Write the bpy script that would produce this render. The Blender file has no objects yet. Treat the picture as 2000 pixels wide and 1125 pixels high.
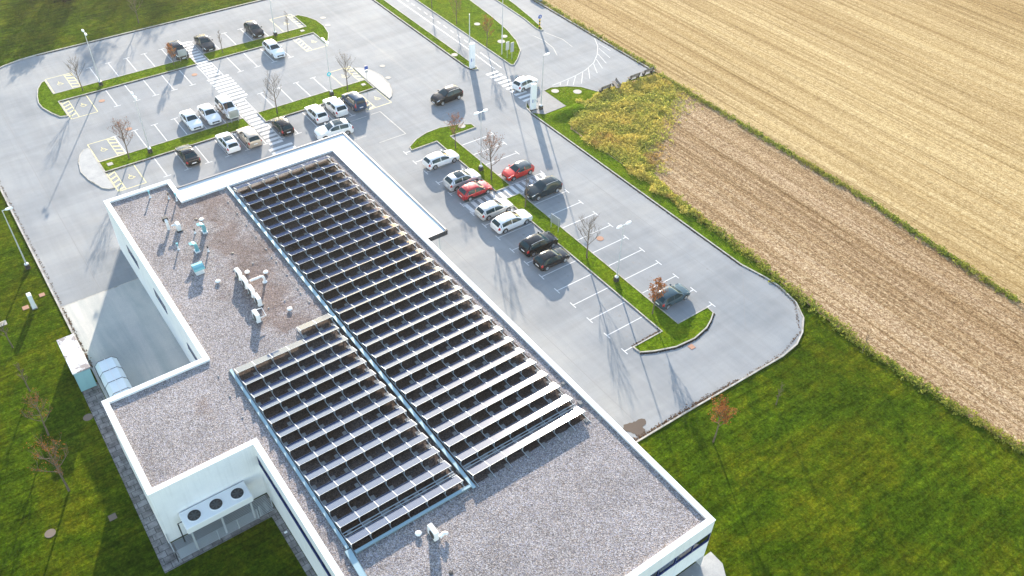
import bpy, bmesh, math, random
from mathutils import Vector, Matrix
from mathutils.geometry import tessellate_polygon
SC = bpy.context.scene
COL = SC.collection
R = math.radians
# ------------------------------------------------------------------ camera
F_PX, YAW, PITCH, ROLL, CAM_Z = 1708.74, R(-37.3858), R(41.9808), R(2.0152), 61.994
cam = bpy.data.cameras.new('camera'); camo = bpy.data.objects.new('camera', cam); COL.objects.link(camo)
fw = Vector((-math.sin(YAW)*math.cos(PITCH), math.cos(YAW)*math.cos(PITCH), -math.sin(PITCH)))
rt = Vector((math.cos(YAW), math.sin(YAW), 0)); up = rt.cross(fw)
r2 = math.cos(ROLL)*rt + math.sin(ROLL)*up; u2 = -math.sin(ROLL)*rt + math.cos(ROLL)*up
camo.matrix_world = Matrix(((r2.x, u2.x, -fw.x, 0), (r2.y, u2.y, -fw.y, 0), (r2.z, u2.z, -fw.z, CAM_Z), (0, 0, 0, 1)))
cam.sensor_width = 36; cam.lens = F_PX/2000*36; cam.clip_start = 0.5; cam.clip_end = 6000
SC.camera = camo
# ------------------------------------------------------------------ light
SUN_AZ, SUN_EL = R(61.3), R(15.0)           # azimuth counter-clockwise from +X
SUN_STRENGTH, SKY_STRENGTH, EXPOSURE = 4.0, 0.15, 1.75
world = bpy.data.worlds.new('World'); SC.world = world; world.use_nodes = True
wn = world.node_tree.nodes; wl = world.node_tree.links
sky = wn.new('ShaderNodeTexSky'); sky.sky_type = 'NISHITA'; sky.sun_disc = False
sky.sun_elevation = SUN_EL; sky.sun_rotation = R(90)-SUN_AZ; sky.altitude = 300
sky.air_density = 1.0; sky.dust_density = 0.35; sky.ozone_density = 0.25
wl.new(sky.outputs[0], wn['Background'].inputs[0]); wn['Background'].inputs[1].default_value = SKY_STRENGTH
sd = Vector((math.cos(SUN_EL)*math.cos(SUN_AZ), math.cos(SUN_EL)*math.sin(SUN_AZ), math.sin(SUN_EL)))
sl = bpy.data.lights.new('sun', 'SUN'); sl.energy = SUN_STRENGTH; sl.angle = R(0.55); sl.color = (1.0, 0.88, 0.72)
so = bpy.data.objects.new('sun', sl); COL.objects.link(so); so.rotation_euler = sd.to_track_quat('Z', 'Y').to_euler()
vs = SC.view_settings; vs.view_transform = 'Standard'; vs.look = 'None'; vs.exposure = EXPOSURE; vs.gamma = 1
# ------------------------------------------------------------------ materials
def mat(name, col=(.5,.5,.5), rough=.6, metal=0., spec=.5, coat=0., alpha=None):
    m = bpy.data.materials.new(name); m.use_nodes = True
    b = m.node_tree.nodes['Principled BSDF']
    b.inputs['Base Color'].default_value = (*col, 1); b.inputs['Roughness'].default_value = rough
    b.inputs['Metallic'].default_value = metal; b.inputs['Specular IOR Level'].default_value = spec
    b.inputs['Coat Weight'].default_value = coat
    return m
class NT:
    """short-hand for one material's node tree"""
    def __init__(s, m): s.m = m; s.n = m.node_tree.nodes; s.l = m.node_tree.links; s.b = s.n['Principled BSDF']
    def coords(s, scale=(1,1,1), rot=0, obj=True):
        t = s.n.new('ShaderNodeTexCoord'); mp = s.n.new('ShaderNodeMapping')
        mp.inputs['Scale'].default_value = scale; mp.inputs['Rotation'].default_value = (0,0,rot)
        s.l.new(t.outputs['Object' if obj else 'Generated'], mp.inputs[0]); return mp.outputs[0]
    def noise(s, co, scale, detail=4, rough=.6, dist=0.):
        k = s.n.new('ShaderNodeTexNoise'); k.inputs['Scale'].default_value = scale; k.inputs['Detail'].default_value = detail
        k.inputs['Roughness'].default_value = rough; k.inputs['Distortion'].default_value = dist
        s.l.new(co, k.inputs['Vector']); return k.outputs['Fac']
    def vor(s, co, scale, feature='F1', out='Distance'):
        k = s.n.new('ShaderNodeTexVoronoi'); k.inputs['Scale'].default_value = scale; k.feature = feature
        s.l.new(co, k.inputs['Vector']); return k.outputs[out]
    def ramp(s, fac, stops):
        k = s.n.new('ShaderNodeValToRGB'); e = k.color_ramp.elements
        while len(e) < len(stops): e.new(.5)
        for el, (p, c) in zip(e, stops):
            el.position = p; el.color = (*c, 1) if len(c) == 3 else c
        s.l.new(fac, k.inputs[0]); return k.outputs[0]
    def mix(s, fac, a, b, mode='MIX'):
        k = s.n.new('ShaderNodeMix'); k.data_type = 'RGBA'; k.blend_type = mode
        for v, i in ((fac, 0), (a, 6), (b, 7)):
            if isinstance(v, (int, float)): k.inputs[i].default_value = v
            elif isinstance(v, tuple): k.inputs[i].default_value = (*v, 1)
            else: s.l.new(v, k.inputs[i])
        return k.outputs[2]
    def math(s, op, a, b=0.):
        k = s.n.new('ShaderNodeMath'); k.operation = op
        for v, i in ((a, 0), (b, 1)):
            if isinstance(v, (int, float)): k.inputs[i].default_value = v
            else: s.l.new(v, k.inputs[i])
        return k.outputs[0]
    def color(s, c): s.l.new(c, s.b.inputs['Base Color'])
    def roughn(s, c): s.l.new(c, s.b.inputs['Roughness'])
    def bump(s, h, strength=.5, dist=.05):
        k = s.n.new('ShaderNodeBump'); k.inputs['Strength'].default_value = strength; k.inputs['Distance'].default_value = dist
        s.l.new(h, k.inputs['Height']); s.l.new(k.outputs[0], s.b.inputs['Normal'])
    def island(s):
        return s.n.new('ShaderNodeNewGeometry').outputs['Random Per Island']
    def objrand(s):
        return s.n.new('ShaderNodeObjectInfo').outputs['Random']
g3 = lambda v: (v, v, v)
# asphalt: pale worn tarmac, patches, tyre polish, hairline joints
M_ASPH = mat('worn_asphalt', (.24,.24,.25), .85, spec=.18); t = NT(M_ASPH); co = t.coords()
a = t.ramp(t.noise(co, .09, 5, .6), [(.3,(.215,.232,.25)),(.52,(.285,.293,.302)),(.75,(.35,.345,.335))])
st = t.ramp(t.noise(t.coords((.05,.35,1), R(4)), 1.0, 5, .65, .6), [(.35,g3(.89)),(.6,g3(1.03))])
a = t.mix(1., a, st, 'MULTIPLY')
st = t.ramp(t.noise(t.coords((.9,.06,1), R(-3)), 1.0, 4, .6, .5), [(.36,g3(.93)),(.6,g3(1.02))])
a = t.mix(1., a, st, 'MULTIPLY')
fine = t.noise(co, 26, 3, .7)
a = t.mix(1., a, t.ramp(fine, [(.3,g3(.86)),(.7,g3(1.12))]), 'MULTIPLY')
spots = t.ramp(t.noise(co, .55, 6, .75), [(.66,g3(1.)),(.75,g3(.78))])
a = t.mix(1., a, spots, 'MULTIPLY')
t.color(a); t.bump(fine, .25, .01)
# concrete yard
M_CONC = mat('yard_concrete', (.4,.38,.35), .8); t = NT(M_CONC); co = t.coords()
a = t.ramp(t.noise(co, .18, 5, .6), [(.3,(.42,.41,.39)),(.6,(.54,.51,.46))])
st = t.ramp(t.noise(t.coords((.55,.05,1), R(6)), 1., 4, .6, .4), [(.36,(.74,.80,.83)),(.58,g3(1.02))])
a = t.mix(1., a, st, 'MULTIPLY'); a = t.mix(1., a, t.ramp(t.noise(co, 9, 4, .7), [(.25,g3(.86)),(.7,g3(1.06))]), 'MULTIPLY')
t.color(a)
M_PAVE = mat('pale_paving', (.42,.42,.42), .8); t = NT(M_PAVE); co = t.coords()
a = t.ramp(t.noise(co, .8, 5, .65), [(.3,(.30,.305,.31)),(.65,(.40,.395,.385))]); t.color(t.mix(1., a, t.ramp(t.noise(co, 14, 3, .7), [(.3,g3(.88)),(.7,g3(1.08))]), 'MULTIPLY'))
M_PAVEG = mat('grey_paving', (.25,.245,.24), .85); t = NT(M_PAVEG); t.color(t.ramp(t.noise(t.coords(), 1.2, 6, .7), [(.3,(.21,.207,.205)),(.65,(.27,.265,.26))]))
M_SLAB = mat('stone_slabs', (.2,.2,.2), .75); t = NT(M_SLAB); co = t.coords()
br = t.n.new('ShaderNodeTexBrick'); br.inputs['Scale'].default_value = 1.0; br.inputs['Brick Width'].default_value = .8; br.inputs['Row Height'].default_value = .62
br.inputs['Mortar Size'].default_value = .025; br.inputs['Color1'].default_value = (.15,.135,.13,1); br.inputs['Color2'].default_value = (.24,.23,.225,1); br.inputs['Mortar'].default_value = (.05,.05,.045,1)
t.l.new(co, br.inputs['Vector']); a = t.mix(1., br.outputs[0], t.ramp(t.noise(co, 1.3, 5, .7), [(.36,g3(.45)),(.62,g3(1.3))]), 'MULTIPLY'); t.color(a); t.bump(br.outputs[0], .3, .01)
# lawn
def grass_mat(name, dark, mid, lite, yel, mow=True):
    m = mat(name, mid, .95, spec=.0); t = NT(m); co = t.coords()
    big = t.noise(co, .05, 5, .6, .4); med = t.noise(co, .8, 10, .84, .2); fin = t.noise(co, 4.5, 9, .85); grain = t.vor(co, 5.5, out='Color')
    a = t.ramp(med, [(.33,dark),(.5,mid),(.64,lite)])
    yp = t.math('MULTIPLY', t.ramp(t.noise(co, .13, 8, .8, .4), [(.46,g3(0)),(.68,g3(.8))]), t.ramp(t.noise(co, 1.3, 8, .8), [(.38,g3(.15)),(.6,g3(1.))]))
    a = t.mix(yp, a, yel)
    if mow:
        s1 = t.ramp(t.noise(t.coords((.16,1.9,1), R(28)), 1.0, 7, .75, .4), [(.36,g3(.60)),(.52,g3(1.)),(.66,g3(1.35))])
        a = t.mix(1., a, s1, 'MULTIPLY')
        a = t.mix(1., a, t.ramp(big, [(.38,g3(.86)),(.6,g3(1.12))]), 'MULTIPLY')
    a = t.mix(1., a, t.ramp(fin, [(.30,g3(.45)),(.5,g3(1.0)),(.68,g3(1.65))]), 'MULTIPLY')
    sp = t.n.new('ShaderNodeSeparateColor'); t.l.new(grain, sp.inputs[0]); a = t.mix(1., a, t.ramp(sp.outputs[0], [(0,g3(.74)),(.5,g3(1.)),(1,g3(1.26))]), 'MULTIPLY')
    t.color(a); t.bump(t.math('ADD', fin, t.math('MULTIPLY', t.noise(co, 1.1, 6, .75), 1.2)), .8, .15)
    return m
M_LAWN = grass_mat('mown_lawn', (.013,.031,.002), (.038,.070,.003), (.080,.118,.005), (.165,.150,.007))
M_VERGE = grass_mat('verge_grass', (.035,.07,.004), (.085,.145,.007), (.125,.19,.009), (.17,.175,.01), False)
M_ROUGH = grass_mat('rough_grass_yellow', (.09,.11,.01), (.20,.20,.025), (.30,.27,.04), (.36,.27,.06), False)
M_KERB = mat('kerb_concrete', (.33,.32,.30), .85); t = NT(M_KERB); a = t.ramp(t.noise(t.coords(), 1.2, 5, .75), [(.3,(.20,.18,.15)),(.55,(.46,.43,.38))]); t.color(a)
M_WHITE = mat('road_paint_white', (.72,.72,.72), .7); t = NT(M_WHITE); a = t.ramp(t.noise(t.coords(), 2.2, 6, .8), [(.26,(.40,.40,.41)),(.5,(.64,.64,.64))]); t.color(a)
M_FADED = mat('faded_road_paint', (.44,.43,.40), .75); t = NT(M_FADED); a = t.ramp(t.noise(t.coords(), 1.1, 6, .8), [(.36,(.30,.30,.30)),(.6,(.46,.45,.41))]); t.color(a)
M_HATCH = mat('worn_road_paint', (.5,.5,.49), .75); t = NT(M_HATCH); a = t.ramp(t.noise(t.coords(), 1.6, 6, .8), [(.3,(.36,.36,.36)),(.6,(.56,.56,.55))]); t.color(a)
M_YEL = mat('road_paint_yellow', (.72,.6,.25), .7); t = NT(M_YEL); a = t.ramp(t.noise(t.coords(), 2.5, 6, .8), [(.28,(.45,.41,.30)),(.55,(.75,.64,.28))]); t.color(a)
# fields
def field_mat(name, c0, c1, c2, rows, green=.0, con=1.):
    m = mat(name, c1, .95, spec=.05); t = NT(m); co = t.coords()
    cell = t.n.new('ShaderNodeTexVoronoi'); cell.inputs['Scale'].default_value = 7.5; t.l.new(t.coords((1.25,.8,1), R(rows+20)), cell.inputs['Vector'])
    sp = t.n.new('ShaderNodeSeparateColor'); t.l.new(cell.outputs['Color'], sp.inputs[0])
    fin = t.noise(co, 1.7, 9, .84)
    v = t.math('ADD', t.math('MULTIPLY', sp.outputs[0], .5*con), t.math('MULTIPLY', fin, 1.-.5*con+.25))
    a = t.ramp(v, [(.32,c0),(.60,c1),(.86,c2)])
    rw = t.noise(t.coords((.55,.010,1), R(rows)), 1., 7, .75, .12)
    a = t.mix(1., a, t.ramp(rw, [(.34,(.60,.53,.42)),(.47,(.90,.87,.80)),(.58,g3(1.)),(.70,(1.10,1.08,1.05))]), 'MULTIPLY')
    rw2 = t.noise(t.coords((2.2,.02,1), R(rows)), 1., 4, .65, .1)
    a = t.mix(1., a, t.ramp(rw2, [(.36,(.66,.62,.55)),(.5,g3(1.)),(.64,g3(1.08))]), 'MULTIPLY')
    a = t.mix(1., a, t.ramp(t.noise(t.coords((.05,.006,1), R(rows)), 1., 3, .6), [(.38,(.78,.72,.64)),(.6,g3(1.06))]), 'MULTIPLY')
    pk = t.noise(co, .42, 8, .8)
    a = t.mix(t.ramp(pk, [(.58,g3(0)),(.76,g3(.5))]), a, (.16,.075,.03))
    if green: a = t.mix(t.ramp(t.noise(co, .55, 9, .85), [(.64,g3(0)),(.74,g3(green))]), a, (.10,.13,.02))
    t.color(a); t.bump(t.math('ADD', v, rw2), .8, .12)
    return m
M_FIELD_A = field_mat('stubble_field_pale', (.23,.15,.068), (.46,.33,.16), (.68,.53,.30), 5.5, .0, .6)
M_FIELD_B = field_mat('stubble_field_brown', (.14,.082,.048), (.36,.243,.142), (.63,.485,.32), 3.5, .7, .8)
M_WEED = mat('weed_leaves', (.1,.12,.02), .8, spec=.2); t = NT(M_WEED); co = t.coords()
a = t.ramp(t.island(), [(0,(.12,.16,.03)),(.5,(.40,.42,.07)),(1,(.72,.64,.15))])
a = t.mix(t.ramp(t.noise(co, .22, 4, .6), [(.42,g3(0)),(.6,g3(.75))]), a, (.64,.50,.12))
a = t.mix(t.ramp(t.noise(t.coords((1,1,.2)), .16, 4, .6), [(.56,g3(0)),(.68,g3(.8))]), a, (.42,.23,.08)); t.color(a)
def translucent(m, w=.45):
    t = NT(m); src = t.b.inputs['Base Color'].links[0].from_socket; tr = t.n.new('ShaderNodeBsdfTranslucent'); t.l.new(src, tr.inputs[0])
    mx = t.n.new('ShaderNodeMixShader'); mx.inputs[0].default_value = w; t.l.new(t.b.outputs[0], mx.inputs[1]); t.l.new(tr.outputs[0], mx.inputs[2])
    out = [n for n in t.n if n.type == 'OUTPUT_MATERIAL'][0]; t.l.new(mx.outputs[0], out.inputs[0])
translucent(M_WEED)
M_WEEDG = mat('green_weed_leaves', (.08,.12,.02), .8, spec=.2); t = NT(M_WEEDG)
a = t.ramp(t.island(), [(0,(.07,.12,.015)),(.5,(.20,.26,.03)),(1,(.48,.46,.08))])
a = t.mix(t.ramp(t.noise(t.coords(), .12, 4, .6), [(.45,g3(0)),(.62,g3(.7))]), a, (.30,.27,.05)); t.color(a); translucent(M_WEEDG)
# building
M_WALL = mat('white_render', (.80,.80,.79), .7); t = NT(M_WALL); a = t.ramp(t.noise(t.coords(), .6, 5, .6), [(.3,(.76,.765,.765)),(.6,(.83,.83,.82))]); a = t.mix(1., a, t.ramp(t.noise(t.coords((3.,3.,.12)), 1., 5, .7), [(.3,g3(.90)),(.5,g3(1.))]), 'MULTIPLY'); t.color(a)
M_COPING = mat('white_coping', (.82,.82,.82), .45)
M_CANOPY = mat('canopy_membrane', (.82,.815,.80), .6); t = NT(M_CANOPY); a = t.ramp(t.noise(t.coords(), .35, 5, .65), [(.3,(.72,.72,.71)),(.6,(.83,.825,.81))]); t.color(a)
def gravel_mat(name, stain, tone):
    m = mat(name, (.3,.28,.28), .9, spec=.2); t = NT(m); co = t.coords()
    cell = t.n.new('ShaderNodeTexVoronoi'); cell.inputs['Scale'].default_value = 15.0; t.l.new(co, cell.inputs['Vector'])
    sep = t.n.new('ShaderNodeSeparateColor'); t.l.new(cell.outputs['Color'], sep.inputs[0])
    a = t.ramp(sep.outputs[0], [(0,(.095,.088,.09)),(.22,(.19,.175,.175)),(.5,(.265,.25,.25)),(.78,(.325,.313,.316)),(1,(.46,.45,.46))])
    hue = t.ramp(sep.outputs[1], [(0,(.86,.87,1.08)),(.35,(1.02,.985,.96)),(.65,(1.03,.985,.95)),(1,(1.16,.96,.82))]); a = t.mix(.8, a, t.mix(1., a, hue, 'MULTIPLY'))
    a = t.mix(1., a, t.ramp(t.noise(co, .16, 5, .65), [(.32,g3(.84)),(.62,g3(1.1))]), 'MULTIPLY')
    a = t.mix(1., a, t.ramp(t.noise(co, 1.1, 6, .75), [(.3,g3(.86)),(.65,g3(1.06))]), 'MULTIPLY')
    stain_shade = t.ramp(t.noise(co, .2, 6, .7, .4), stain); a = t.mix(stain_shade, a, t.mix(1., a, tone, 'MULTIPLY'))
    if name == 'roof_gravel':      # broad brown stain in the gravel beside the vents and along the tray
        xy = t.n.new('ShaderNodeSeparateXYZ'); t.l.new(t.coords(), xy.inputs[0])
        f = t.math('SUBTRACT', t.noise(co, .30, 8, .72, .5), t.math('MULTIPLY', t.math('ABSOLUTE', t.math('SUBTRACT', xy.outputs[0], 18.6)), .055))
        f = t.math('MULTIPLY', t.ramp(f, [(.30,g3(0)),(.50,g3(.7))]), t.math('GREATER_THAN', t.math('ADD', xy.outputs[1], t.math('MULTIPLY', t.noise(co, .5, 5), 6.)), 58.5))
        a = t.mix(f, a, t.mix(1., a, (.50,.36,.30), 'MULTIPLY'))
    t.color(a); t.bump(t.math('ADD', cell.outputs['Distance'], t.noise(co, 18, 3, .7)), .7, .04); return m
M_GRAVEL = gravel_mat('roof_gravel', [(.60,g3(0)),(.74,g3(.6))], (.60,.46,.38))
M_GRAVELB = gravel_mat('brown_shade_gravel', [(.28,g3(.75)),(.55,g3(1.))], (.22,.155,.12))  # brown gravel, its colour darkened further for the shade between panel rows
M_FASCIA = mat('dark_fascia', (.022,.028,.036), .4)
M_RIM = mat('grey_rim', (.20,.20,.21), .5, .3)
M_GLASS = mat('dark_window_glass', (.008,.012,.02), .06, spec=.8)
M_BLUEFRAME = mat('blue_window_frame', (.01,.03,.16), .35)
M_CELL = mat('solar_glass', (.006,.010,.032), .14, spec=.8); t = NT(M_CELL)
gx = t.n.new('ShaderNodeSeparateXYZ'); t.l.new(t.coords((10.,10.,1)), gx.inputs[0])
fx = t.math('FRACT', gx.outputs[0]); ln = t.math('GREATER_THAN', fx, .88)
cc = t.mix(ln, (.018,.034,.085), (.085,.11,.17)); df = t.n.new('ShaderNodeBsdfDiffuse'); gl = t.n.new('ShaderNodeBsdfGlossy'); gl.inputs['Roughness'].default_value = .10
t.l.new(cc, df.inputs[0]); mxs = t.n.new('ShaderNodeMixShader'); mxs.inputs[0].default_value = .13; t.l.new(df.outputs[0], mxs.inputs[1]); t.l.new(gl.outputs[0], mxs.inputs[2])   # anti-reflective glass: even, weak mirror
t.l.new(mxs.outputs[0], [n for n in t.n if n.type == 'OUTPUT_MATERIAL'][0].inputs[0])
M_BACK = mat('panel_backsheet', (.07,.072,.075), .7)
M_ALU = mat('aluminium', (.34,.38,.42), .5, .3)
M_GALV = mat('galvanised_steel', (.44,.47,.49), .6, .2)
M_TEAL = mat('galvanised_tray', (.30,.42,.46), .4, .35)
M_BALLAST = mat('ballast_slab', (.20,.195,.19), .9)
M_WIRE = mat('weathered_wire', (.30,.29,.29), .7)
M_BLADE = mat('fan_blade', (.05,.06,.065), .5)
M_LIGHTMET = mat('pale_sheet_metal', (.72,.73,.73), .4, .15)
M_WPLAST = mat('white_plastic', (.8,.8,.79), .4)
M_DARK = mat('black_rubber', (.012,.012,.013), .6)
M_BLACK = mat('black_plastic', (.02,.02,.022), .45)
M_RUST = mat('rusty_metal', (.24,.10,.05), .8)
M_BARK = mat('bark', (.12,.09,.065), .9); t = NT(M_BARK); a = t.ramp(t.noise(t.coords((1,1,.3)), 9, 4, .7), [(.3,(.075,.055,.04)),(.7,(.17,.135,.10))]); t.color(a)
def leafmat(n, c0, c1):
    m = mat(n, c0, .8, spec=.2); t = NT(m); t.color(t.ramp(t.island(), [(0,c0),(1,c1)])); translucent(m, .35); return m
M_LEAFO = leafmat('orange_leaves', (.16,.05,.012), (.36,.14,.035))
M_LEAFR = leafmat('russet_leaves', (.13,.05,.03), (.28,.13,.07))
M_LEAFB = leafmat('brown_buds', (.14,.10,.05), (.26,.18,.08))
M_LEAFO2 = leafmat('dead_leaves', (.035,.022,.014), (.16,.075,.03))
M_LEAFG = leafmat('dark_evergreen_leaves', (.008,.02,.006), (.03,.05,.012))
M_POLE = mat('lamp_pole_paint', (.58,.60,.61), .4, .4)
M_HEAD = mat('lamp_head_paint', (.75,.77,.78), .35, .1)
M_PLINTH = mat('dark_plinth', (.05,.045,.04), .8)
M_SIGNBACK = mat('sign_back', (.42,.46,.48), .4, .6)
M_SIGNBLUE = mat('sign_blue', (.01,.08,.35), .4)
M_SIGNYEL = mat('sign_yellow', (.75,.45,.03), .5)
M_CYAN = mat('sign_cyan', (.02,.55,.62), .4)
M_WOOD = mat('weathered_slats', (.13,.12,.115), .8); t = NT(M_WOOD); a = t.ramp(t.noise(t.coords((1,6,1)), 3, 4, .7), [(.3,(.08,.075,.075)),(.7,(.20,.185,.175))]); t.color(a)
M_CONTAINER = mat('container_roof', (.74,.74,.73), .5); t = NT(M_CONTAINER); a = t.ramp(t.noise(t.coords(), .55, 7, .7, .3), [(.47,(.76,.76,.755)),(.56,(.26,.22,.21))]); t.color(a)
M_CONTSIDE = mat('container_side', (.22,.42,.47), .5)
M_SHELTER = mat('shelter_polycarbonate', (.68,.74,.75), .35, spec=.5)
M_DUCT = mat('vent_sheet_teal', (.16,.42,.48), .35, .3)
M_MANHOLE = mat('concrete_cover', (.42,.38,.33), .85); M_MANDK = mat('earthy_cover', (.17,.13,.10), .9); M_MANRED = mat('rusty_cover', (.38,.20,.13), .85)
M_OIL = mat('oil_stained_tarmac', (.215,.215,.22), .7)
M_GUTTER = mat('gutter_dirt_shade', (.03,.022,.018), .95)  # near-black flecks: gutter dirt plus the kerb's shade put into the colour
M_DIRT = mat('leaf_litter', (.10,.075,.06), .95)
M_TYRE = mat('tyre_rubber', (.018,.018,.019), .75); M_RIMW = mat('alloy_rim', (.55,.56,.57), .3, .8)
M_CARGLASS = mat('car_glass', (.006,.030,.040), .06, spec=.4)
M_LAMPGL = mat('headlamp_glass', (.62,.65,.68), .12, .2, coat=.6); M_TAIL = mat('tail_lamp_red', (.42,.008,.012), .2, coat=.6)
M_PLATE = mat('licence_plate', (.78,.79,.8), .4)
_paint = {}
def paint(col, metal=.25):
    k = (col, metal)
    if k not in _paint: _paint[k] = mat('car_paint', col, .3 if max(col) > .25 else .16, metal if max(col) > .25 else 0., .35, .8 if max(col) > .4 else 0.)
    return _paint[k]
# ------------------------------------------------------------------ mesh helpers
class MB:
    def __init__(s): s.v = []; s.f = []; s.mi = []
    def add(s, vs, fs, mi=0):
        o = len(s.v); s.v += [tuple(v) for v in vs]; s.f += [tuple(i+o for i in f) for f in fs]; s.mi += [mi]*len(fs); return s
    def box(s, x0, y0, z0, x1, y1, z1, mi=0, M=None):
        vs = [Vector(p) for p in ((x0,y0,z0),(x1,y0,z0),(x1,y1,z0),(x0,y1,z0),(x0,y0,z1),(x1,y0,z1),(x1,y1,z1),(x0,y1,z1))]
        if M: vs = [M @ v for v in vs]
        return s.add(vs, [(3,2,1,0),(4,5,6,7),(0,1,5,4),(1,2,6,5),(2,3,7,6),(3,0,4,7)], mi)
    def cbox(s, c, d, mi=0, M=None):
        return s.box(c[0]-d[0]/2, c[1]-d[1]/2, c[2]-d[2]/2, c[0]+d[0]/2, c[1]+d[1]/2, c[2]+d[2]/2, mi, M)
    def bevbox(s, x0, y0, z0, x1, y1, z1, b=.03, mi=0, M=None):
        """box with chamfered vertical and top edges"""
        def ring(i, z): return [(x0+i+b,y0+i,z),(x1-i-b,y0+i,z),(x1-i,y0+i+b,z),(x1-i,y1-i-b,z),(x1-i-b,y1-i,z),(x0+i+b,y1-i,z),(x0+i,y1-i-b,z),(x0+i,y0+i+b,z)]
        vs = ring(0,z0)+ring(0,z1-b)+ring(b,z1)
        fs = [tuple(range(7,-1,-1)), tuple(range(16,24))]
        for k in (0,8):
            for i in range(8): fs.append((k+i, k+(i+1)%8, k+8+(i+1)%8, k+8+i))
        vs = [Vector(v) for v in vs]
        if M: vs = [M @ v for v in vs]
        return s.add(vs, fs, mi)
    def tube(s, pts, rads, n=6, mi=0, cap=True):
        pts = [Vector(p) for p in pts]
        if not isinstance(rads, (list, tuple)): rads = [rads]*len(pts)
        vs = []; ref = Vector((0,0,1))
        for i, p in enumerate(pts):
            d = (pts[min(i+1,len(pts)-1)]-pts[max(i-1,0)]).normalized()
            a = d.cross(ref if abs(d.z) < .95 else Vector((1,0,0))).normalized(); b = d.cross(a)
            for k in range(n):
                t = 2*math.pi*k/n; vs.append(p+(a*math.cos(t)+b*math.sin(t))*rads[i])
        fs = []
        for i in range(len(pts)-1):
            for k in range(n): fs.append((i*n+k, i*n+(k+1)%n, (i+1)*n+(k+1)%n, (i+1)*n+k))
        if cap: fs += [tuple(range(n-1,-1,-1)), tuple(range((len(pts)-1)*n, len(pts)*n))]
        return s.add(vs, fs, mi)
    def lathe(s, prof, n=16, c=(0,0,0), mi=0, M=None, cap=True):
        vs = []
        for r, z in prof:
            for k in range(n):
                t = 2*math.pi*k/n; vs.append(Vector((r*math.cos(t), r*math.sin(t), z)))
        if M: vs = [M @ v for v in vs]
        vs = [v+Vector(c) for v in vs]; fs = []
        for i in range(len(prof)-1):
            for k in range(n): fs.append((i*n+k, i*n+(k+1)%n, (i+1)*n+(k+1)%n, (i+1)*n+k))
        if cap: fs += [tuple(range(n-1,-1,-1)), tuple(range((len(prof)-1)*n, len(prof)*n))]
        return s.add(vs, fs, mi)
    def poly(s, pts, z, mi=0):
        tri = tessellate_polygon([[Vector((p[0], p[1], 0)) for p in pts]])
        vs = [(p[0], p[1], z) for p in pts]; fs = []
        for t in tri:
            a, b, c = [Vector(vs[i]) for i in t]
            fs.append(tuple(t) if (b-a).cross(c-a).z > 0 else tuple(reversed(t)))
        return s.add(vs, fs, mi)
    def prism(s, pts, z0, z1, mi=0):
        s.poly(pts, z1, mi); n = len(pts)
        if area(pts) < 0: pts = pts[::-1]
        vs = [(p[0],p[1],z0) for p in pts]+[(p[0],p[1],z1) for p in pts]
        return s.add(vs, [(i,(i+1)%n,n+(i+1)%n,n+i) for i in range(n)], mi)
    def quadline(s, a, b, w, z, mi=0):
        a = Vector((a[0],a[1],0)); b = Vector((b[0],b[1],0)); d = (b-a).normalized(); p = Vector((-d.y,d.x,0))*w/2
        return s.add([(a-p).to_tuple()[:2]+(z,), (b-p).to_tuple()[:2]+(z,), (b+p).to_tuple()[:2]+(z,), (a+p).to_tuple()[:2]+(z,)], [(0,1,2,3)], mi)
    def ring(s, pts, w, z0, z1, closed=True, mi=0):
        """strip of box section along pts, w wide to the left of travel"""
        off = offset(pts, w, closed); n = len(pts); m = n if closed else n-1
        vs = []
        for (p, q) in zip(pts, off): vs += [(p[0],p[1],z0),(p[0],p[1],z1),(q[0],q[1],z1),(q[0],q[1],z0)]
        fs = []
        for i in range(m):
            a, b = 4*i, 4*((i+1)%n)
            fs += [(a,b,b+1,a+1),(a+1,b+1,b+2,a+2),(a+2,b+2,b+3,a+3)]
        if not closed: fs += [(3,2,1,0),(4*(n-1),4*(n-1)+1,4*(n-1)+2,4*(n-1)+3)]
        return s.add(vs, fs, mi)
    def build(s, name, mats, parent=None, smooth=False, angle=40):
        me = bpy.data.meshes.new(name); me.from_pydata(s.v, [], s.f)
        for m in (mats if isinstance(mats, (list, tuple)) else [mats]): me.materials.append(m)
        if any(s.mi): me.polygons.foreach_set('material_index', s.mi)
        if smooth:
            me.polygons.foreach_set('use_smooth', [True]*len(s.f)); me.set_sharp_from_angle(angle=R(angle))
        me.update()
        o = bpy.data.objects.new(name, me); COL.objects.link(o); o.parent = parent
        return o
def area(p): return sum(p[i][0]*p[(i+1)%len(p)][1]-p[(i+1)%len(p)][0]*p[i][1] for i in range(len(p)))/2
def offset(pts, w, closed=True):
    n = len(pts); out = []
    for i in range(n):
        p = Vector(pts[i][:2]); a = Vector(pts[(i-1)%n][:2]); b = Vector(pts[(i+1)%n][:2])
        d1 = (p-a) if (closed or i > 0) else (b-p); d2 = (b-p) if (closed or i < n-1) else (p-a)
        d1.normalize(); d2.normalize(); n1 = Vector((-d1.y,d1.x)); n2 = Vector((-d2.y,d2.x))
        m = n1+n2; m.normalize(); k = max(.35, m.dot(n1)); out.append(tuple(p+m*(w/k)))
    return out
def tag(o, label, cat, group=None):
    o['label'] = label; o['category'] = cat
    if group: o['group'] = group
    return o
def struct(o, kind='structure'): o['kind'] = kind; return o
def thing(name, label, cat, loc=(0,0,0), rz=0., group=None):
    o = bpy.data.objects.new(name, None); COL.objects.link(o); o.location = loc; o.rotation_euler = (0,0,rz)
    return tag(o, label, cat, group)
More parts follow.
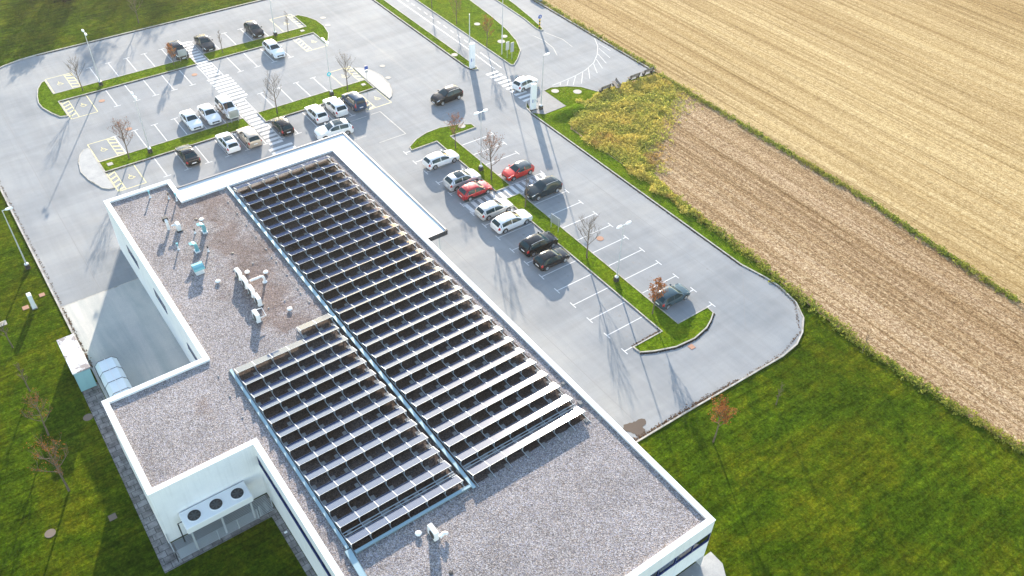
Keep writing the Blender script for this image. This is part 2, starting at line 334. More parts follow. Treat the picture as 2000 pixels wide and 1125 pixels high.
def link(name, me, parent, loc=(0,0,0), rz=0.):
    o = bpy.data.objects.new(name, me); COL.objects.link(o); o.parent = parent; o.location = loc; o.rotation_euler = (0,0,rz); return o
def copy_tree(o, parent=None):
    c = o.copy(); COL.objects.link(c); c.parent = parent
    for ch in list(o.children): copy_tree(ch, c)
    return c
def arc(cx, cy, r, a0, a1, n=8): return [(cx+r*math.cos(R(a0+(a1-a0)*i/n)), cy+r*math.sin(R(a0+(a1-a0)*i/n))) for i in range(n+1)]
# ------------------------------------------------------------------ ground
struct(MB().poly([(-900,-400),(1400,-400),(1400,1500),(-900,1500)], -.012).build('lawn', M_LAWN))
TAR = [(2.3,78.2)] + arc(14.3,122.9,12,180,90) + [(64.8,134.9),(64.8,230),(87.1,230),(87.1,81.45),(76.5,81.45),(75.3,83.9),(73.7,85.2),(71.5,86.2),(70.2,85.95),
    (66.2,84.95),(65.2,83.7),(64.85,81.9),(64.9,43.5),(65.5,40.5),(65.6,38.6),(65.1,36),(63.9,34.0),(62.2,32.7),(60.4,31.9),(58,31.6),(44.8,31.9),(34.8,32.0),(30,32.0),(30,70),(10.2,78.2)]
struct(MB().poly(TAR, 0).build('car_park_tarmac', M_ASPH))
struct(MB().poly([(2.3,78.2),(10.4,78.2),(10.4,56.5),(2.3,56.5)], .004).build('yard_pavement', M_CONC))
struct(MB().quadline((2.3,78.2),(10.3,78.2),.14,.008).build('drain_channel', M_KERB))
struct(MB().poly([(.75,66.0),(2.25,66.0),(2.25,56.6),(1.8,56.6),(1.8,45.6),(9.9,45.6),(9.9,20),(9.3,20),(9.3,43.3),(.5,43.3)], .006).build('path', M_SLAB))
struct(MB().poly([(66.25,84.9),(70.15,85.9),(70.1,80.9),(66.3,80.8),(65.1,82.0)], .03).build('entrance_pavement', M_PAVEG))
struct(MB().prism([(29,20.3),(36.4,20.3),(36.4,19.0),(34.6,16.2),(29,16.2)], -.01, .05).build('terrace_pavement', M_PAVE))
MOUND = MB()
for i in range(9):
    for j in range(7):
        u, v = i/8*2-1, j/6*2-1; MOUND.v.append((69.5+3.4*u, 79.4+1.3*v, .01+.62*max(0,(1-u*u))*max(0,(1-v*v))))
for i in range(8):
    for j in range(6): MOUND.f.append((i*7+j,(i+1)*7+j,(i+1)*7+j+1,i*7+j+1)); MOUND.mi.append(0)
struct(MOUND.build('grass_mound', M_VERGE, smooth=True, angle=180))
EAR = [(76.5,81.45),(75.3,83.9),(73.7,85.2),(71.5,86.2),(70.2,85.95),(70.15,80.9),(66.35,80.75),(64.98,82.0),(64.98,60),(66.9,60),(67.4,70),(68.5,76),(72,79.5)]
struct(MB().poly(EAR, .006).build('mown_verge', M_VERGE))
struct(MB().poly([(64.98,60),(66.9,60),(66.6,45.2),(66.0,36.4),(65.6,38.6),(65.5,40.5),(64.98,43.5)], .006).build('mown_verge', M_VERGE))
FA = [(87.3,230),(87.3,43),(85.3,22),(84.5,-200),(1200,-200),(1200,230)]
FB = [(66.9,76),(72,80),(76.5,81.2),(87,81.0),(87.1,43),(85.2,22),(84.4,-200),(67,-200),(66.6,11.1),(66.0,18.4),(65.5,26.8),(66.1,36.4),(66.9,45.2),(67.4,51.5),(67.2,62)]
struct(MB().poly(FA, .02).build('stubble_field', M_FIELD_A)); struct(MB().poly(FB, .016).build('stubble_field', M_FIELD_B))
# islands: grass with a kerb round it
ISL = dict(
 P1=[(13.4,126.6),(13.4,122.2),(32.6,122.2),(32.6,119.7),(13.4,119.7),(13.4,115.2),(12.4,115.6),(11.7,117.2),(11.1,119.2),(11.0,120.8),(11.3,122.6),(11.9,124.7),(12.8,126.3)],
 P2=[(34.4,122.3),(51.1,122.3),(51.1,126.7),(51.9,126.7),(52.8,125.3),(53.5,123.5),(53.6,121),(53.1,118.4),(52.1,116.5),(51.4,115.6),(51.1,115.9),(51.1,119.7),(34.4,119.7)],
 Q1=[(13.3,99.6),(32.2,99.6),(32.2,102.2),(13.3,102.2)], Q2=[(34.2,99.6),(50.6,99.6),(50.6,102.45),(34.2,102.45)],
 R1=[(46.6,83.1),(46.8,84),(48.5,85.1),(50.4,85.7),(52.5,85.8),(54.7,85.2),(56.6,84.2),(56.6,83.15),(52.65,83.15),(52.65,69.8),(50.4,69.8),(50.4,83.1)],
 R2=[(50.4,68.0),(52.65,68.0),(52.65,40.8),(56.9,40.8),(56.8,39.8),(55.8,39.15),(54.6,38.6),(52.5,38.2),(50.1,38.4),(47.9,39.2),(46.6,39.9),(46.5,40.9),(50.4,40.9)],
 S1=[(64.75,230),(64.75,98.5),(64.85,97.2),(65.2,96.4),(65.9,96.15),(66.15,97.2),(66.2,104),(66.3,230)],
 S2=[(70.7,230),(70.6,94.6),(71.0,94.3),(72.6,95.5),(74.6,97.5),(76.0,100.5),(77.0,104.5),(77.7,110),(78.2,117),(78.4,230)],
 S3=[(82.0,230),(81.75,112),(81.5,106),(81.0,102.2),(81.2,101.2),(81.7,101.1),(82.1,102.2),(82.8,106),(83.5,111),(84,117),(84.2,230)])
kb = MB()
for k, p in ISL.items():
    if area(p) < 0: p = p[::-1]
    struct(MB().prism(offset(p, .11), 0, .085).build('grass_island', M_VERGE))
    kb.ring(p, .12, 0, .115)
for p in ([(13.3,102.2),(13.4,106.1),(12.6,106.0),(11.9,105.1),(11.3,103.6),(10.9,101.3),(11.2,99.1),(12,96.6),(12.6,95.9),(13.3,95.7),(13.3,99.6)],
          [(50.75,102.45),(50.9,106.5),(51.7,105.9),(52.6,104.7),(53.2,102.3),(52.9,99.3),(52,97.1),(51.4,96.3),(50.8,95.9),(50.75,99.6)]):
    if area(p) < 0: p = p[::-1]
    struct(MB().prism(offset(p, .11), 0, .09).build('island_pavement', M_PAVE)); kb.ring(p, .12, 0, .1)
kb.ring([(2.3,68)]+[(2.3,78.2)]+arc(14.3,122.9,12,180,90)+[(64.7,134.9)], .16, 0, .12, False)
kb.ring([(87.15,230),(87.15,81.4)], .14, 0, .1, False); kb.ring([(76.4,81.6),(75.3,83.9),(73.7,85.2),(71.5,86.2),(70.2,86.0)], .1, 0, .05, False)
kb.ring([(66.2,84.95),(65.2,83.7),(64.85,81.9),(64.9,43.5),(65.5,40.5),(65.6,38.6),(65.1,36),(63.9,34.0),(62.2,32.7),(60.4,31.9),(58,31.6),(44.8,31.9),(34.9,32.0)], .14, 0, .1, False)
struct(kb.build('kerb', M_KERB))
rn = random.Random(2); m = MB()
m2 = MB()
def litter(pts, side, dens, spread, dk=0):
    for a, b in zip(pts, pts[1:]):
        a, b = Vector(a), Vector(b); d = (b-a); L = d.length; d.normalize(); p = Vector((-d.y,d.x))*side
        for _ in range(int(L*dens)):
            q = a.lerp(b, rn.random())+p*(abs(rn.gauss(0,spread))+.02); z = .008+rn.random()*.03; k = rn.uniform(.03,.10); t_ = rn.uniform(0,3.14); u = Vector((math.cos(t_),math.sin(t_)))*k; v = Vector((-u.y,u.x))*.6
            (m2 if dk else m).add([(*(q-u),z),(*(q+v),z+.01),(*(q+u),z),(*(q-v),z+.015)], [(0,3,2,1)])  # dk flecks thicken the kerb's shadow line along with dirt
litter([(34.9,32.05),(44.8,31.95),(52,31.75)], 1, 55, .16); litter([(52,31.75),(58,31.65),(62.2,32.75),(65.1,36.0),(65.6,38.6),(65.5,40.5),(64.9,43.5)], 1, 14, .10); litter([(64.9,43.5),(64.85,81.9)], 1, 12, .07)
litter([(46.6,39.9),(47.9,39.2),(50.1,38.4),(52.5,38.2),(54.6,38.6),(56.8,39.8)], -1, 22, .08); litter([(50.4,68),(50.4,40.95)], 1, 14, .07); litter([(50.4,41),(46.5,41)], -1, 30, .09); litter([(52.65,68),(52.65,40.8)], -1, 8, .06)
litter([(14.3,134.85),(64,134.85)], -1, 14, .08); litter([(2.4,78.5),(2.4,120)], -1, 10, .09); litter([(13.4,119.68),(32.5,119.68)], -1, 60, .05, 1); litter([(34.4,119.68),(51,119.68)], -1, 60, .05, 1); litter([(13.3,99.58),(32.2,99.58)], -1, 60, .05, 1); litter([(34.2,99.58),(50.6,99.58)], -1, 60, .05, 1); litter([(14.3,134.88),(64,134.88)], -1, 50, .06, 1); litter([(50.38,83),(50.38,69.8)], 1, 60, .05, 1); litter([(50.38,68),(50.38,40.95)], 1, 60, .05, 1); litter([(64.86,43.5),(64.82,81.9)], 1, 45, .05, 1); litter([(87.03,140),(87.03,82)], -1, 45, .05, 1); litter([(13.4,115.2),(12.4,115.6),(11.7,117.2),(11.1,119.2),(11,120.8)], -1, 50, .05, 1); litter([(46.6,39.85),(47.9,39.15),(50.1,38.35),(52.5,38.15),(54.6,38.55),(56.8,39.75)], -1, 60, .06, 1); litter([(64.7,140),(64.7,98.5),(64.8,97.2),(65.2,96.3)], -1, 45, .05, 1)
litter([(87.05,140),(87.05,82)], -1, 14, .1); litter([(2.35,68),(2.35,78)], -1, 30, .1); litter([(50.4,83),(50.4,69.8)], 1, 14, .06); litter([(4.6,60.5),(5.2,57.2)], 1, 12, .5)
struct(m.build('fallen_leaves', M_LEAFO2), 'stuff'); struct(m2.build('gutter_dirt_shade', M_GUTTER), 'stuff')
# ------------------------------------------------------------------ markings
w = MB(); y = MB(); fd = MB(); fh = MB(); LW = .10; Z = .005
def tee(ax, ay, bx, by, horiz):            # line from island (a) to tee (b)
    w.quadline((ax,ay),(bx,by),LW,Z)
    if horiz: w.quadline((bx-.47,by),(bx+.47,by),LW,Z+.001)
    else: w.quadline((bx,by-.47),(bx,by+.47),LW,Z+.001)
for k in range(10):
    yy = 65.2-2.7*k
    tee(50.3 if k < 9 else 46.5, yy if k < 9 else 40.95, 45.5, yy if k < 9 else 40.95, False); tee(52.75 if k < 9 else 56.9, yy if k < 9 else 40.85, 57.65, yy if k < 9 else 40.85, False)
for yy in (67.85,69.95,72.6,75.3,78.0,80.65,83.15):
    tee(50.3, yy, 45.6, yy, False) if yy < 83 else tee(46.6, 83.15, 45.7, 83.15, False)
    if yy < 82: tee(52.75, yy, 57.6, yy, False)
for x in (19.6,22.2,24.8,27.4,30.0,32.45,34.45,37.1,39.74,42.35,44.95): tee(x,122.35,x,127.1,True)
for x in (19.5,22.1,24.7,27.3,29.9,32.4,34.5,37.0,39.6,42.2,44.8): tee(x,119.55,x,114.4,True)
for x in (16.8,19.35,21.95,24.6,27.2,29.8,32.15,34.3,36.75,39.55,42.15,44.75): tee(x,102.4,x,107.1,True)
for x in (19.25,21.85,24.45,27.05,29.65,32.1,34.2,36.55,39.3,41.85,44.45): tee(x,99.45,x,94.8,True)
def zebra(x0, x1, y0, y1, n, along):
    for i in range(n):
        if along == 'y':
            c = y0+(y1-y0)*(i+.5)/n; w.quadline((x0,c),(x1,c),.5,Z+.002)
        else:
            c = x0+(x1-x0)*(i+.5)/n; w.quadline((c,y0),(c,y1),.5,Z+.002)
zebra(32.62,34.3,115.0,127.6,14,'y'); zebra(32.1,35.15,107.4,114.8,8,'y'); zebra(32.35,34.15,93.9,107.2,14,'y'); zebra(31.7,34.9,89.8,93.6,4,'y')
zebra(45.5,57.7,68.0,69.8,13,'x')
for i in range(10): w.quadline((65.95,94.15-.99*i),(67.95,94.15-.99*i),.5,Z+.002)
A = [(86.7,94.5),(85.4,92.2),(83.6,90.2),(81.5,88.5),(79.0,87.4),(76.5,86.85),(74.2,86.6),(72.1,86.5)]
for a, b in zip(A, A[1:]): fh.quadline(a,b,.10,Z)
for a, b in (((86.1,92.8),(86.1,90.0)),((85.1,91.6),(84.5,88.3)),((83.8,90.3),(82.9,87.3)),((82.5,89.1),(81.4,86.4)),((81.2,88.2),(79.8,85.7)),((79.7,87.6),(77.8,85.0)),((78.2,87.1),(75.9,84.6)),((76.5,86.7),(74.6,84.9)),((75,86.5),(73.9,85.4)),((73.6,86.5),(73.0,85.9))): fh.quadline(a,b,.10,Z+.001)
w.quadline((68.2,230),(68.2,101.6),.13,Z); w.quadline((68.15,100.6),(67.95,95.0),.13,Z); w.quadline((69.1,100.4),(69.0,94.7),.13,Z)
for i in range(60):
    yy = 102.2+1.95*i; w.quadline((69.35+.004*i,yy),(69.36+.004*i,yy+1.0),.12,Z)
for pts in ([(79.2,100.6),(79.6,98),(79.3,95.5),(78.3,93.3)], [(81.4,100.4),(82.3,97),(82.0,94.2)]):
    for a, b in zip(pts, pts[1:]): fd.quadline(a,b,.12,Z)
for a, b in (((46.7,93.75),(48.1,93.75)),((48.1,93.75),(48.1,87.05)),((48.1,87.05),(44.2,87.05)),((40.5,93.6),(46,93.7)),((36,89.3),(43.6,89.4))): fd.quadline(a,b,.12,Z)
struct(w.build('road_markings', M_WHITE)); struct(fh.build('road_markings', M_HATCH)); struct(fd.build('road_markings', M_FADED))
def disabled(bx0, bx1, hx0, hx1, yi, yo):  # bay and its hatched strip, inner and outer y
    s = 1 if yo > yi else -1; a, b = min(bx0,hx0), max(bx1,hx1)
    y.quadline((a,yi+.1*s),(b,yi+.1*s),LW,Z); y.quadline((a,yo),(b,yo),LW,Z)
    for x in {bx0,bx1,hx0,hx1}: y.quadline((x,yi+.1*s),(x,yo),LW,Z+.001)
    for i in range(5):
        q = yi+s*(.35+.93*i); y.quadline((hx0+.05,q+s*.42),(hx1-.05,q),.22,Z+.002)
    cx, cy, k = (bx0+bx1)/2, yi+s*2.5, .62   # wheelchair symbol
    P = lambda u, v: (cx+u*k, cy+v*k)
    y.poly([P(.1+.13*math.cos(i*.785), .95+.13*math.sin(i*.785)) for i in range(8)], Z+.002)
    for a2, b2 in (((.08,.75),(.02,.1)),((.0,.15),(.5,.12)),((.5,.14),(.72,-.45)),((.72,-.45),(.92,-.38)),((.06,.5),(.45,.47))): y.quadline(P(*a2),P(*b2),.1,Z+.003)
    ar = [P(.18+.52*math.cos(R(t)), -.12+.52*math.sin(R(t))) for t in range(110,385,25)]
    for a2, b2 in zip(ar, ar[1:]): y.quadline(a2,b2,.08,Z+.004)
disabled(13.5,16.0,16.0,17.0,122.2,127.0); disabled(14.5,16.9,13.5,14.5,119.6,114.35); disabled(47.5,50.3,50.3,51.1,122.4,127.65); disabled(48.5,51.0,47.6,48.5,119.6,114.8)
disabled(13.4,15.8,15.8,16.7,102.3,107.0); disabled(14.3,16.7,13.4,14.3,99.5,94.85); disabled(47.2,49.8,49.8,50.7,102.5,107.2); disabled(48.1,50.6,47.0,48.1,99.5,95.0)
struct(y.build('disabled_bay_markings', M_YEL))
rn = random.Random(31); m = MB()
def blob(x, yy, r, z):
    n_ = 11; m.poly([(x+r*rn.uniform(.6,1.15)*math.cos(math.tau*i/n_), yy+r*rn.uniform(.5,1.1)*math.sin(math.tau*i/n_)) for i in range(n_)], z)
for k in range(9):
    for _ in range(rn.randint(1,3)): blob(rn.uniform(46.6,48.5), 63.85-2.7*k+rn.uniform(-.5,.5), rn.uniform(.07,.2), .003)
    for _ in range(rn.randint(1,3)): blob(rn.uniform(54.0,56.4), 63.85-2.7*k+rn.uniform(-.5,.5), rn.uniform(.07,.2), .003)
for x in (20.9,23.5,26.1,28.7,36,38.4,41,46): 
    for yy in (124.6,117,104.6,97): 
        for _ in range(rn.randint(0,2)): blob(x+rn.uniform(-.5,.5), yy+rn.uniform(-1,1), rn.uniform(.07,.2), .003)
for _ in range(40): blob(rn.uniform(36,64), rn.uniform(33,130), rn.uniform(.05,.16), .002)
struct(m.build('oil_stains', M_OIL))
m = MB()
for a, b in (((61.4,84),(61.4,34)),((40.2,80),(40.4,33)),((6.4,79),(6.4,124)),((14,111.4),(60,111.6)),((14,131.2),(62,131)),((57,92),(57,131)),((36,88.3),(64,88.6)),((10.5,90),(36,90.2)),((58,36.5),(64.6,43))): m.quadline(a, b, .05, .0025)
struct(m.build('tarmac_joints', M_OIL))
# ------------------------------------------------------------------ covers set in the ground
cov = [(74.05,108.42,.5,0),(75.17,102.6,.5,0),(73.77,101.45,.6,0),(65.39,101.73,.5,0),(71.4,85.0,.55,0),(73.93,83.1,.6,0),(55.16,84.4,.5,0),(14.36,101.0,.55,1),(49.73,101.3,.5,1),(54.79,123.69,.45,0),(54.2,120.9,.45,0),(50.0,121.2,.5,1),
       (1.27,81.21,.45,3),(-.58,80.15,.5,3),(-3.01,79.03,.6,1),(.3,62.2,.42,4),(-5.66,51.9,.42,4),(-1.18,50.6,.5,5),(18.19,116.87,.4,2),(31.19,117.03,.4,2),(18.89,107.83,.4,2),(55.02,55.87,.42,2),(51.43,37.6,.5,3),(54.73,104.7,.4,0),(53.66,101.21,.4,0)]
where = ['in the grass beside the curved entry road, farthest up it','in the grass point by the entry signs, upper one','in the grass point by the entry signs, larger lower one','in the thin grass strip by the white pillar','in the grass ear beside the grey entrance pavement','at the rounded end of the grass ear by the benches','in the curved grass tip near the black car','in the island end next to the paved half circle by the office','in the island end next to the paved half circle by the entry','on tarmac just off the far island tip','on tarmac at the far island tip, nearer one','in the far grass island by a disabled bay',
  'in the lawn beside the kerb above the white cabinet','in the lawn left of the white cabinet','at the photo edge, on the lawn left of the white cabinet','on shaded lawn by the office path','on the sunlit lawn at the lower left','on dark lawn beside the fan unit','in the bay row below the far island','in a bay beside the long crosswalk','in the bay row above the office','in a bay by the bare tree of the long island','at the foot of the curved kerb of the long island','on pale tarmac beyond the paved half circle','on pale tarmac beside the paved half circle']
for (x, yy, r, kd), wh in zip(cov, where):
    onisl = kd == 1 and yy > 99 or (x, yy) in ((65.39,101.73),(55.16,84.4)) or (x > 70.8 and yy > 100)
    z0 = .085 if onisl else 0
    m = MB()
    if kd in (1,3,5): m.bevbox(-r*.6,-r*.6,0,r*.6,r*.6,.03,.012)
    else: m.lathe([(r,0),(r,.02),(r*.93,.03),(r*.8,.026),(.01,.03)], 20)
    o = m.build('manhole_cover', M_MANHOLE if kd < 2 else M_MANRED if kd < 4 else M_MANDK); o.location = (x,yy,z0)
    shape = 'square' if kd in (1,3,5) else 'round'; tag(o, ('brown ' if kd > 3 else 'rusty ' if kd > 1 else 'pale ')+shape+' cover '+wh, 'manhole cover', 'covers set in the ground')
rn = random.Random(6); pts = []
for i in range(26):
    a = math.tau*i/26; rr = 1.0+.28*math.sin(3*a+.5)+rn.uniform(-.16,.16); pts.append((40.0+1.0*rr*math.cos(a), 33.15+.85*rr*math.sin(a)))
tag(MB().prism(pts, .004, .02).build('leaf_litter', M_DIRT), 'dark patch of rotting leaves in the tarmac corner by the office', 'leaf litter')
# ------------------------------------------------------------------ office building
bl = thing('office_building', 'white flat-roofed office with gravel roof, parapets and wide white canopy', 'office', (0,0,0))
FOOT = [(9.95,19.85),(34.8,19.85),(34.8,80.0),(17.2,80.0),(17.2,84.1),(10.2,84.1),(10.2,56.75),(1.65,56.75),(1.65,45.7),(9.95,45.7)]
ZC, ZR, PT = 6.5, 6.25, .42
m = MB(); inner = offset(FOOT, PT); n = len(FOOT)
def wall_run(m, a, b, z0, z1): m.add([(a[0],a[1],z0),(b[0],b[1],z0),(b[0],b[1],z1),(a[0],a[1],z1)], [(0,1,2,3)])
for i in range(n):
    a, b = FOOT[i], FOOT[(i+1)%n]
    if i == 0: wall_run(m, a, b, 1.7, 3.75); wall_run(m, a, b, 4.9, ZC-.06); m.box(9.95,21.6,0,34.8,21.62,1.72)   # south front stands on a set-back ground floor
    elif i == n-1: wall_run(m, a, b, 0, 3.9); wall_run(m, a, b, 5.0, ZC-.06)
    else: wall_run(m, a, b, 0, ZC-.06)
m.add([(9.95,19.85,1.7),(34.8,19.85,1.7),(34.8,21.6,1.7),(9.95,21.6,1.7)], [(3,2,1,0)])
for i in range(n): wall_run(m, inner[(i+1)%n], inner[i], ZR-.1, ZC-.06)
m.build('wall', M_WALL, bl)
MB().ring(offset(FOOT,-.03), PT+.06, ZC-.06, ZC).build('parapet_coping', M_COPING, bl)
MB().poly(offset(FOOT, PT-.01), ZR).build('roof', M_GRAVEL, bl)
MB().poly([(11.7,32.9),(22,32.7),(33.4,32.9),(33.7,60),(33.6,78.4),(22.6,78.2),(22.0,55.6),(18.6,55.5),(18.5,53.9),(11.9,53.8)], ZR+.004).build('brown_shade_gravel', M_GRAVELB, bl)  # sheet under the panel banks, row shade included in its brown
def window(x0, y0, x1, y1, z0, z1, nrm, npane, proud=.0):
    """ribbon window set into the wall plane; nrm points outwards"""
    f = MB(); d = Vector((x1-x0,y1-y0,0)); L = d.length; ang = math.atan2(d.y,d.x); M = Matrix.Translation((x0,y0,0)) @ Matrix.Rotation(ang,4,'Z')
    f.box(0,-.02,z0,L,.12,z0+.14,0,M); f.box(0,-.01,z1-.06,L,.12,z1,0,M)
    for i in range(npane+1):
        c = L*i/npane; f.box(max(0,c-.03),-.012,z0+.14,min(L,c+.03),.12,z1-.06,0,M)
    fo = f.build('window', M_BLUEFRAME, bl)
    MB().box(.02,.05,z0+.1,L-.02,.07,z1-.04,0,M).build('pane', M_GLASS, fo)
window(10.0,19.85,34.75,19.85,3.75,4.9,None,14); window(9.95,45.6,9.95,20.0,3.9,5.0,None,14)
for (ya, yb, za, zb) in ((78.6,75.4,3.3,4.3),(70.6,67.4,3.3,4.3),(62.0,58.2,3.2,4.0)):
    f = MB(); f.box(10.165,yb,za,10.2,ya,za+.08); f.box(10.165,yb,zb-.08,10.2,ya,zb); f.box(10.165,yb,za,10.2,yb+.08,zb); f.box(10.165,ya-.08,za,10.2,ya,zb)
    f.box(10.17,(ya+yb)/2-.04,za,10.2,(ya+yb)/2+.04,zb)
    fo = f.build('window', M_BLUEFRAME, bl); MB().box(10.185,yb+.04,za+.04,10.196,ya-.04,zb-.04).build('pane', M_GLASS, fo)
for k in range(6):
    fo = MB().box(11.5+3.9*k,21.58,.1,14.6+3.9*k,21.6,1.6).build('window', M_BLUEFRAME, bl); MB().box(11.58+3.9*k,21.565,.18,14.52+3.9*k,21.577,1.52).build('pane', M_GLASS, fo)
CAN = [(34.82,59.95),(37.2,59.95),(37.2,82.25),(17.23,82.25),(17.23,80.02),(34.82,80.02)]
MB().prism(CAN, 5.95, 6.36).build('canopy', [M_CANOPY], bl)
fa = MB(); q = MB()
for a, b in (((34.84,59.93),(37.22,59.93)),((37.22,59.93),(37.22,82.27)),((37.22,82.27),(17.21,82.27)),((17.21,82.27),(17.21,80.05))):
    fa.ring([a,b], -.04, 5.9, 6.48, False)
q.ring([(37.08,60.05),(37.08,82.13),(17.35,82.13)], -.12, 6.362, 6.5, False)
fa.build('canopy_fascia', M_FASCIA, bl); q.build('canopy_rim', M_RIM, bl)
for x, yy in ((36.6,60.6),(36.6,67.6),(36.6,74.6),(36.6,81.6),(30,81.6),(24,81.6),(18,81.6)): MB().tube([(x,yy,0),(x,yy,5.95)], .12, 10).build('canopy_column', M_GALV, bl)
# lightning conductor wire laid on the roof with small holders
lw = thing('lightning_wire', 'thin lightning conductor wire on small holders across the gravel roof', 'wire', (0,0,0))
for path in ([(20.85,79.4),(20.9,58.2)], [(10.6,56.9),(10.3,46.2)], [(10.35,45.9),(10.35,20.6)], [(11,32.0),(34.2,32.2)], [(17.0,66.4),(20.8,66.2)], [(17.5,59.6),(20.8,59.8)]):
    a, b = Vector((*path[0],ZR+.08)), Vector((*path[1],ZR+.08)); MB().tube([a,b], .008, 5).build('wire', M_WIRE, lw)
    m = MB(); k = max(2,int((b-a).length/2.2))
    for i in range(k+1):
        p = a.lerp(b, i/k); m.lathe([(.09,0),(.08,.07),(.03,.09)], 8, (p.x,p.y,ZR))
    m.build('wire_holder', M_WIRE, lw)
# ------------------------------------------------------------------ solar panel rows
PW, PD, ZL, ZH = 1.585, .92, 6.515, 6.855
pm = MB(); sl_ = (ZH-ZL)/PD
def pv(x, yy, dz=0): return (x, yy, ZH-(yy)*sl_+dz)
fr = .02
pm.add([pv(.012,0),pv(PW-.012,0),pv(PW-.012,PD),pv(.012,PD),pv(.012+fr,fr),pv(PW-.012-fr,fr),pv(PW-.012-fr,PD-fr),pv(.012+fr,PD-fr)], [(0,1,5,4),(1,2,6,5),(2,3,7,6),(3,0,4,7)], 1)
pm.add([pv(.012+fr,fr,-.004),pv(PW-.012-fr,fr,-.004),pv(PW-.012-fr,PD-fr,-.004),pv(.012+fr,PD-fr,-.004)], [(0,1,2,3)], 0)
pm.add([pv(.012,0,-.032),pv(PW-.012,0,-.032),pv(PW-.012,PD,-.032),pv(.012,PD,-.032)], [(3,2,1,0)], 2)
pm.add([pv(.012,0),pv(PW-.012,0),pv(PW-.012,PD),pv(.012,PD),pv(.012,0,-.032),pv(PW-.012,0,-.032),pv(PW-.012,PD,-.032),pv(.012,PD,-.032)], [(4,5,1,0),(5,6,2,1),(6,7,3,2),(7,4,0,3)], 1)
panel_o = pm.build('panel', [M_CELL, M_ALU, M_BACK]); PANEL = panel_o.data; bpy.data.objects.remove(panel_o)
lm = MB(); lm.box(-.025,.02,ZR,.025,.07,ZH-.07); lm.box(-.025,-.78,ZR+.02,.025,PD-.02,ZR+.07); lm.box(-.025,PD-.09,ZR+.07,.025,PD-.04,ZL-.03)
lm.add([pv(-.025,-.05,-.05),pv(.025,-.05,-.05),pv(.025,PD+.03,-.05),pv(-.025,PD+.03,-.05),pv(-.025,-.05,.012),pv(.025,-.05,.012),pv(.025,PD+.03,.012),pv(-.025,PD+.03,.012)], [(3,2,1,0),(4,5,6,7),(0,1,5,4),(1,2,6,5),(2,3,7,6),(3,0,4,7)])
lo = lm.build('support_leg', M_GALV); LEG = lo.data; bpy.data.objects.remove(lo)
bm_ = MB().bevbox(.05,-.62,ZR,.35,-.22,ZR+.08,.01); bo = bm_.build('ballast_block', M_BALLAST); BALL = bo.data; bpy.data.objects.remove(bo)
ORD = 'first second third fourth fifth sixth seventh eighth ninth tenth eleventh twelfth thirteenth fourteenth fifteenth sixteenth seventeenth eighteenth nineteenth twentieth twenty-first twenty-second twenty-third twenty-fourth twenty-fifth twenty-sixth twenty-seventh twenty-eighth'.split()
rnd = random.Random(4)
def panel_row(x0, yh, np_, label, group):
    o = thing('solar_panel_row', label, 'solar panels', (x0,yh,0), 0, group)
    for i in range(np_): link('panel', PANEL, o, (i*PW,0,0))
    for i in range(np_+1):
        link('support_leg', LEG, o, (i*PW+(.03 if i == 0 else -.03 if i == np_ else 0),0,0)); link('ballast_block', BALL, o, (i*PW-(.45 if i == np_ or rnd.random() < .4 else 0),rnd.uniform(-.05,.05),0))
    return o
for k in range(28):
    panel_row(22.22, 33.15+1.657*k, 7, 'seven-panel solar row, '+ORD[k]+' from near end of the long bank', 'solar rows of the long bank')
for k in range(13):
    panel_row(11.85, 33.2+1.657*k, 6, 'six-panel solar row, '+ORD[k]+' from near end of the short bank', 'solar rows of the short bank')
panel_row(18.4, 33.2+1.657*13, 2, 'two-panel solar row standing alone behind the short bank', None)
def tray(label, pts, wd, rail=.06):
    o = thing('cable_tray', label, 'cable tray', (0,0,0))
    a, b = Vector((*pts[0],0)), Vector((*pts[1],0)); d = b-a; L = d.length; M = Matrix.Translation(a) @ Matrix.Rotation(math.atan2(d.y,d.x),4,'Z')
    MB().box(0,-wd/2,ZR+.16,L,wd/2,ZR+.22,0,M).build('lid', M_TEAL, o)
    m = MB().box(0,-wd/2-.02,ZR+.1,L,-wd/2-.001,ZR+.235,0,M); m.box(0,wd/2+.001,ZR+.1,L,wd/2+.02,ZR+.235,0,M); m.build('side_rail', M_TEAL, o)
    for i in range(int(L/3)+1): MB().box(i*3.,-wd/2-.12,ZR,i*3.+.4,wd/2+.12,ZR+.1,0,M).build('ballast_block', M_BALLAST, o)
tray('long blue-grey cable tray along the inner edge of the long bank', [(21.86,79.6),(21.86,32.4)], .24)
tray('blue-grey cable tray along the outer edge of the short bank', [(11.62,54.2),(11.62,33.3)], .2)
tray('blue-grey cable tray across the near end of the short bank', [(11.9,32.75),(21.7,32.75)], .2)
tray('wide blue-grey cable tray leaving the near corner of the short bank', [(11.55,33.2),(11.3,26.5)], .42)
def duct(label, x0, x1, yy):
    o = thing('cable_duct', label, 'cable duct', (0,0,0))
    MB().box(x0,yy-.16,ZR+.05,x1,yy-.1,ZR+.11).build('rail', M_GALV, o); MB().box(x0,yy+.1,ZR+.05,x1,yy+.16,ZR+.11).build('rail', M_GALV, o)
    for i in range(int((x1-x0)/PW)+1): MB().box(x0+.3+i*PW,yy-.2,ZR,x0+.62+i*PW,yy+.2,ZR+.09).build('ballast_block', M_BALLAST, o)
duct('twin rail duct between the two nearest rows of the long bank', 22.3, 33.4, 34.45); duct('twin rail duct between the two nearest rows of the short bank', 11.9, 21.4, 34.5); duct('twin rail duct behind the farthest row of the long bank', 22.3, 33.2, 77.2)
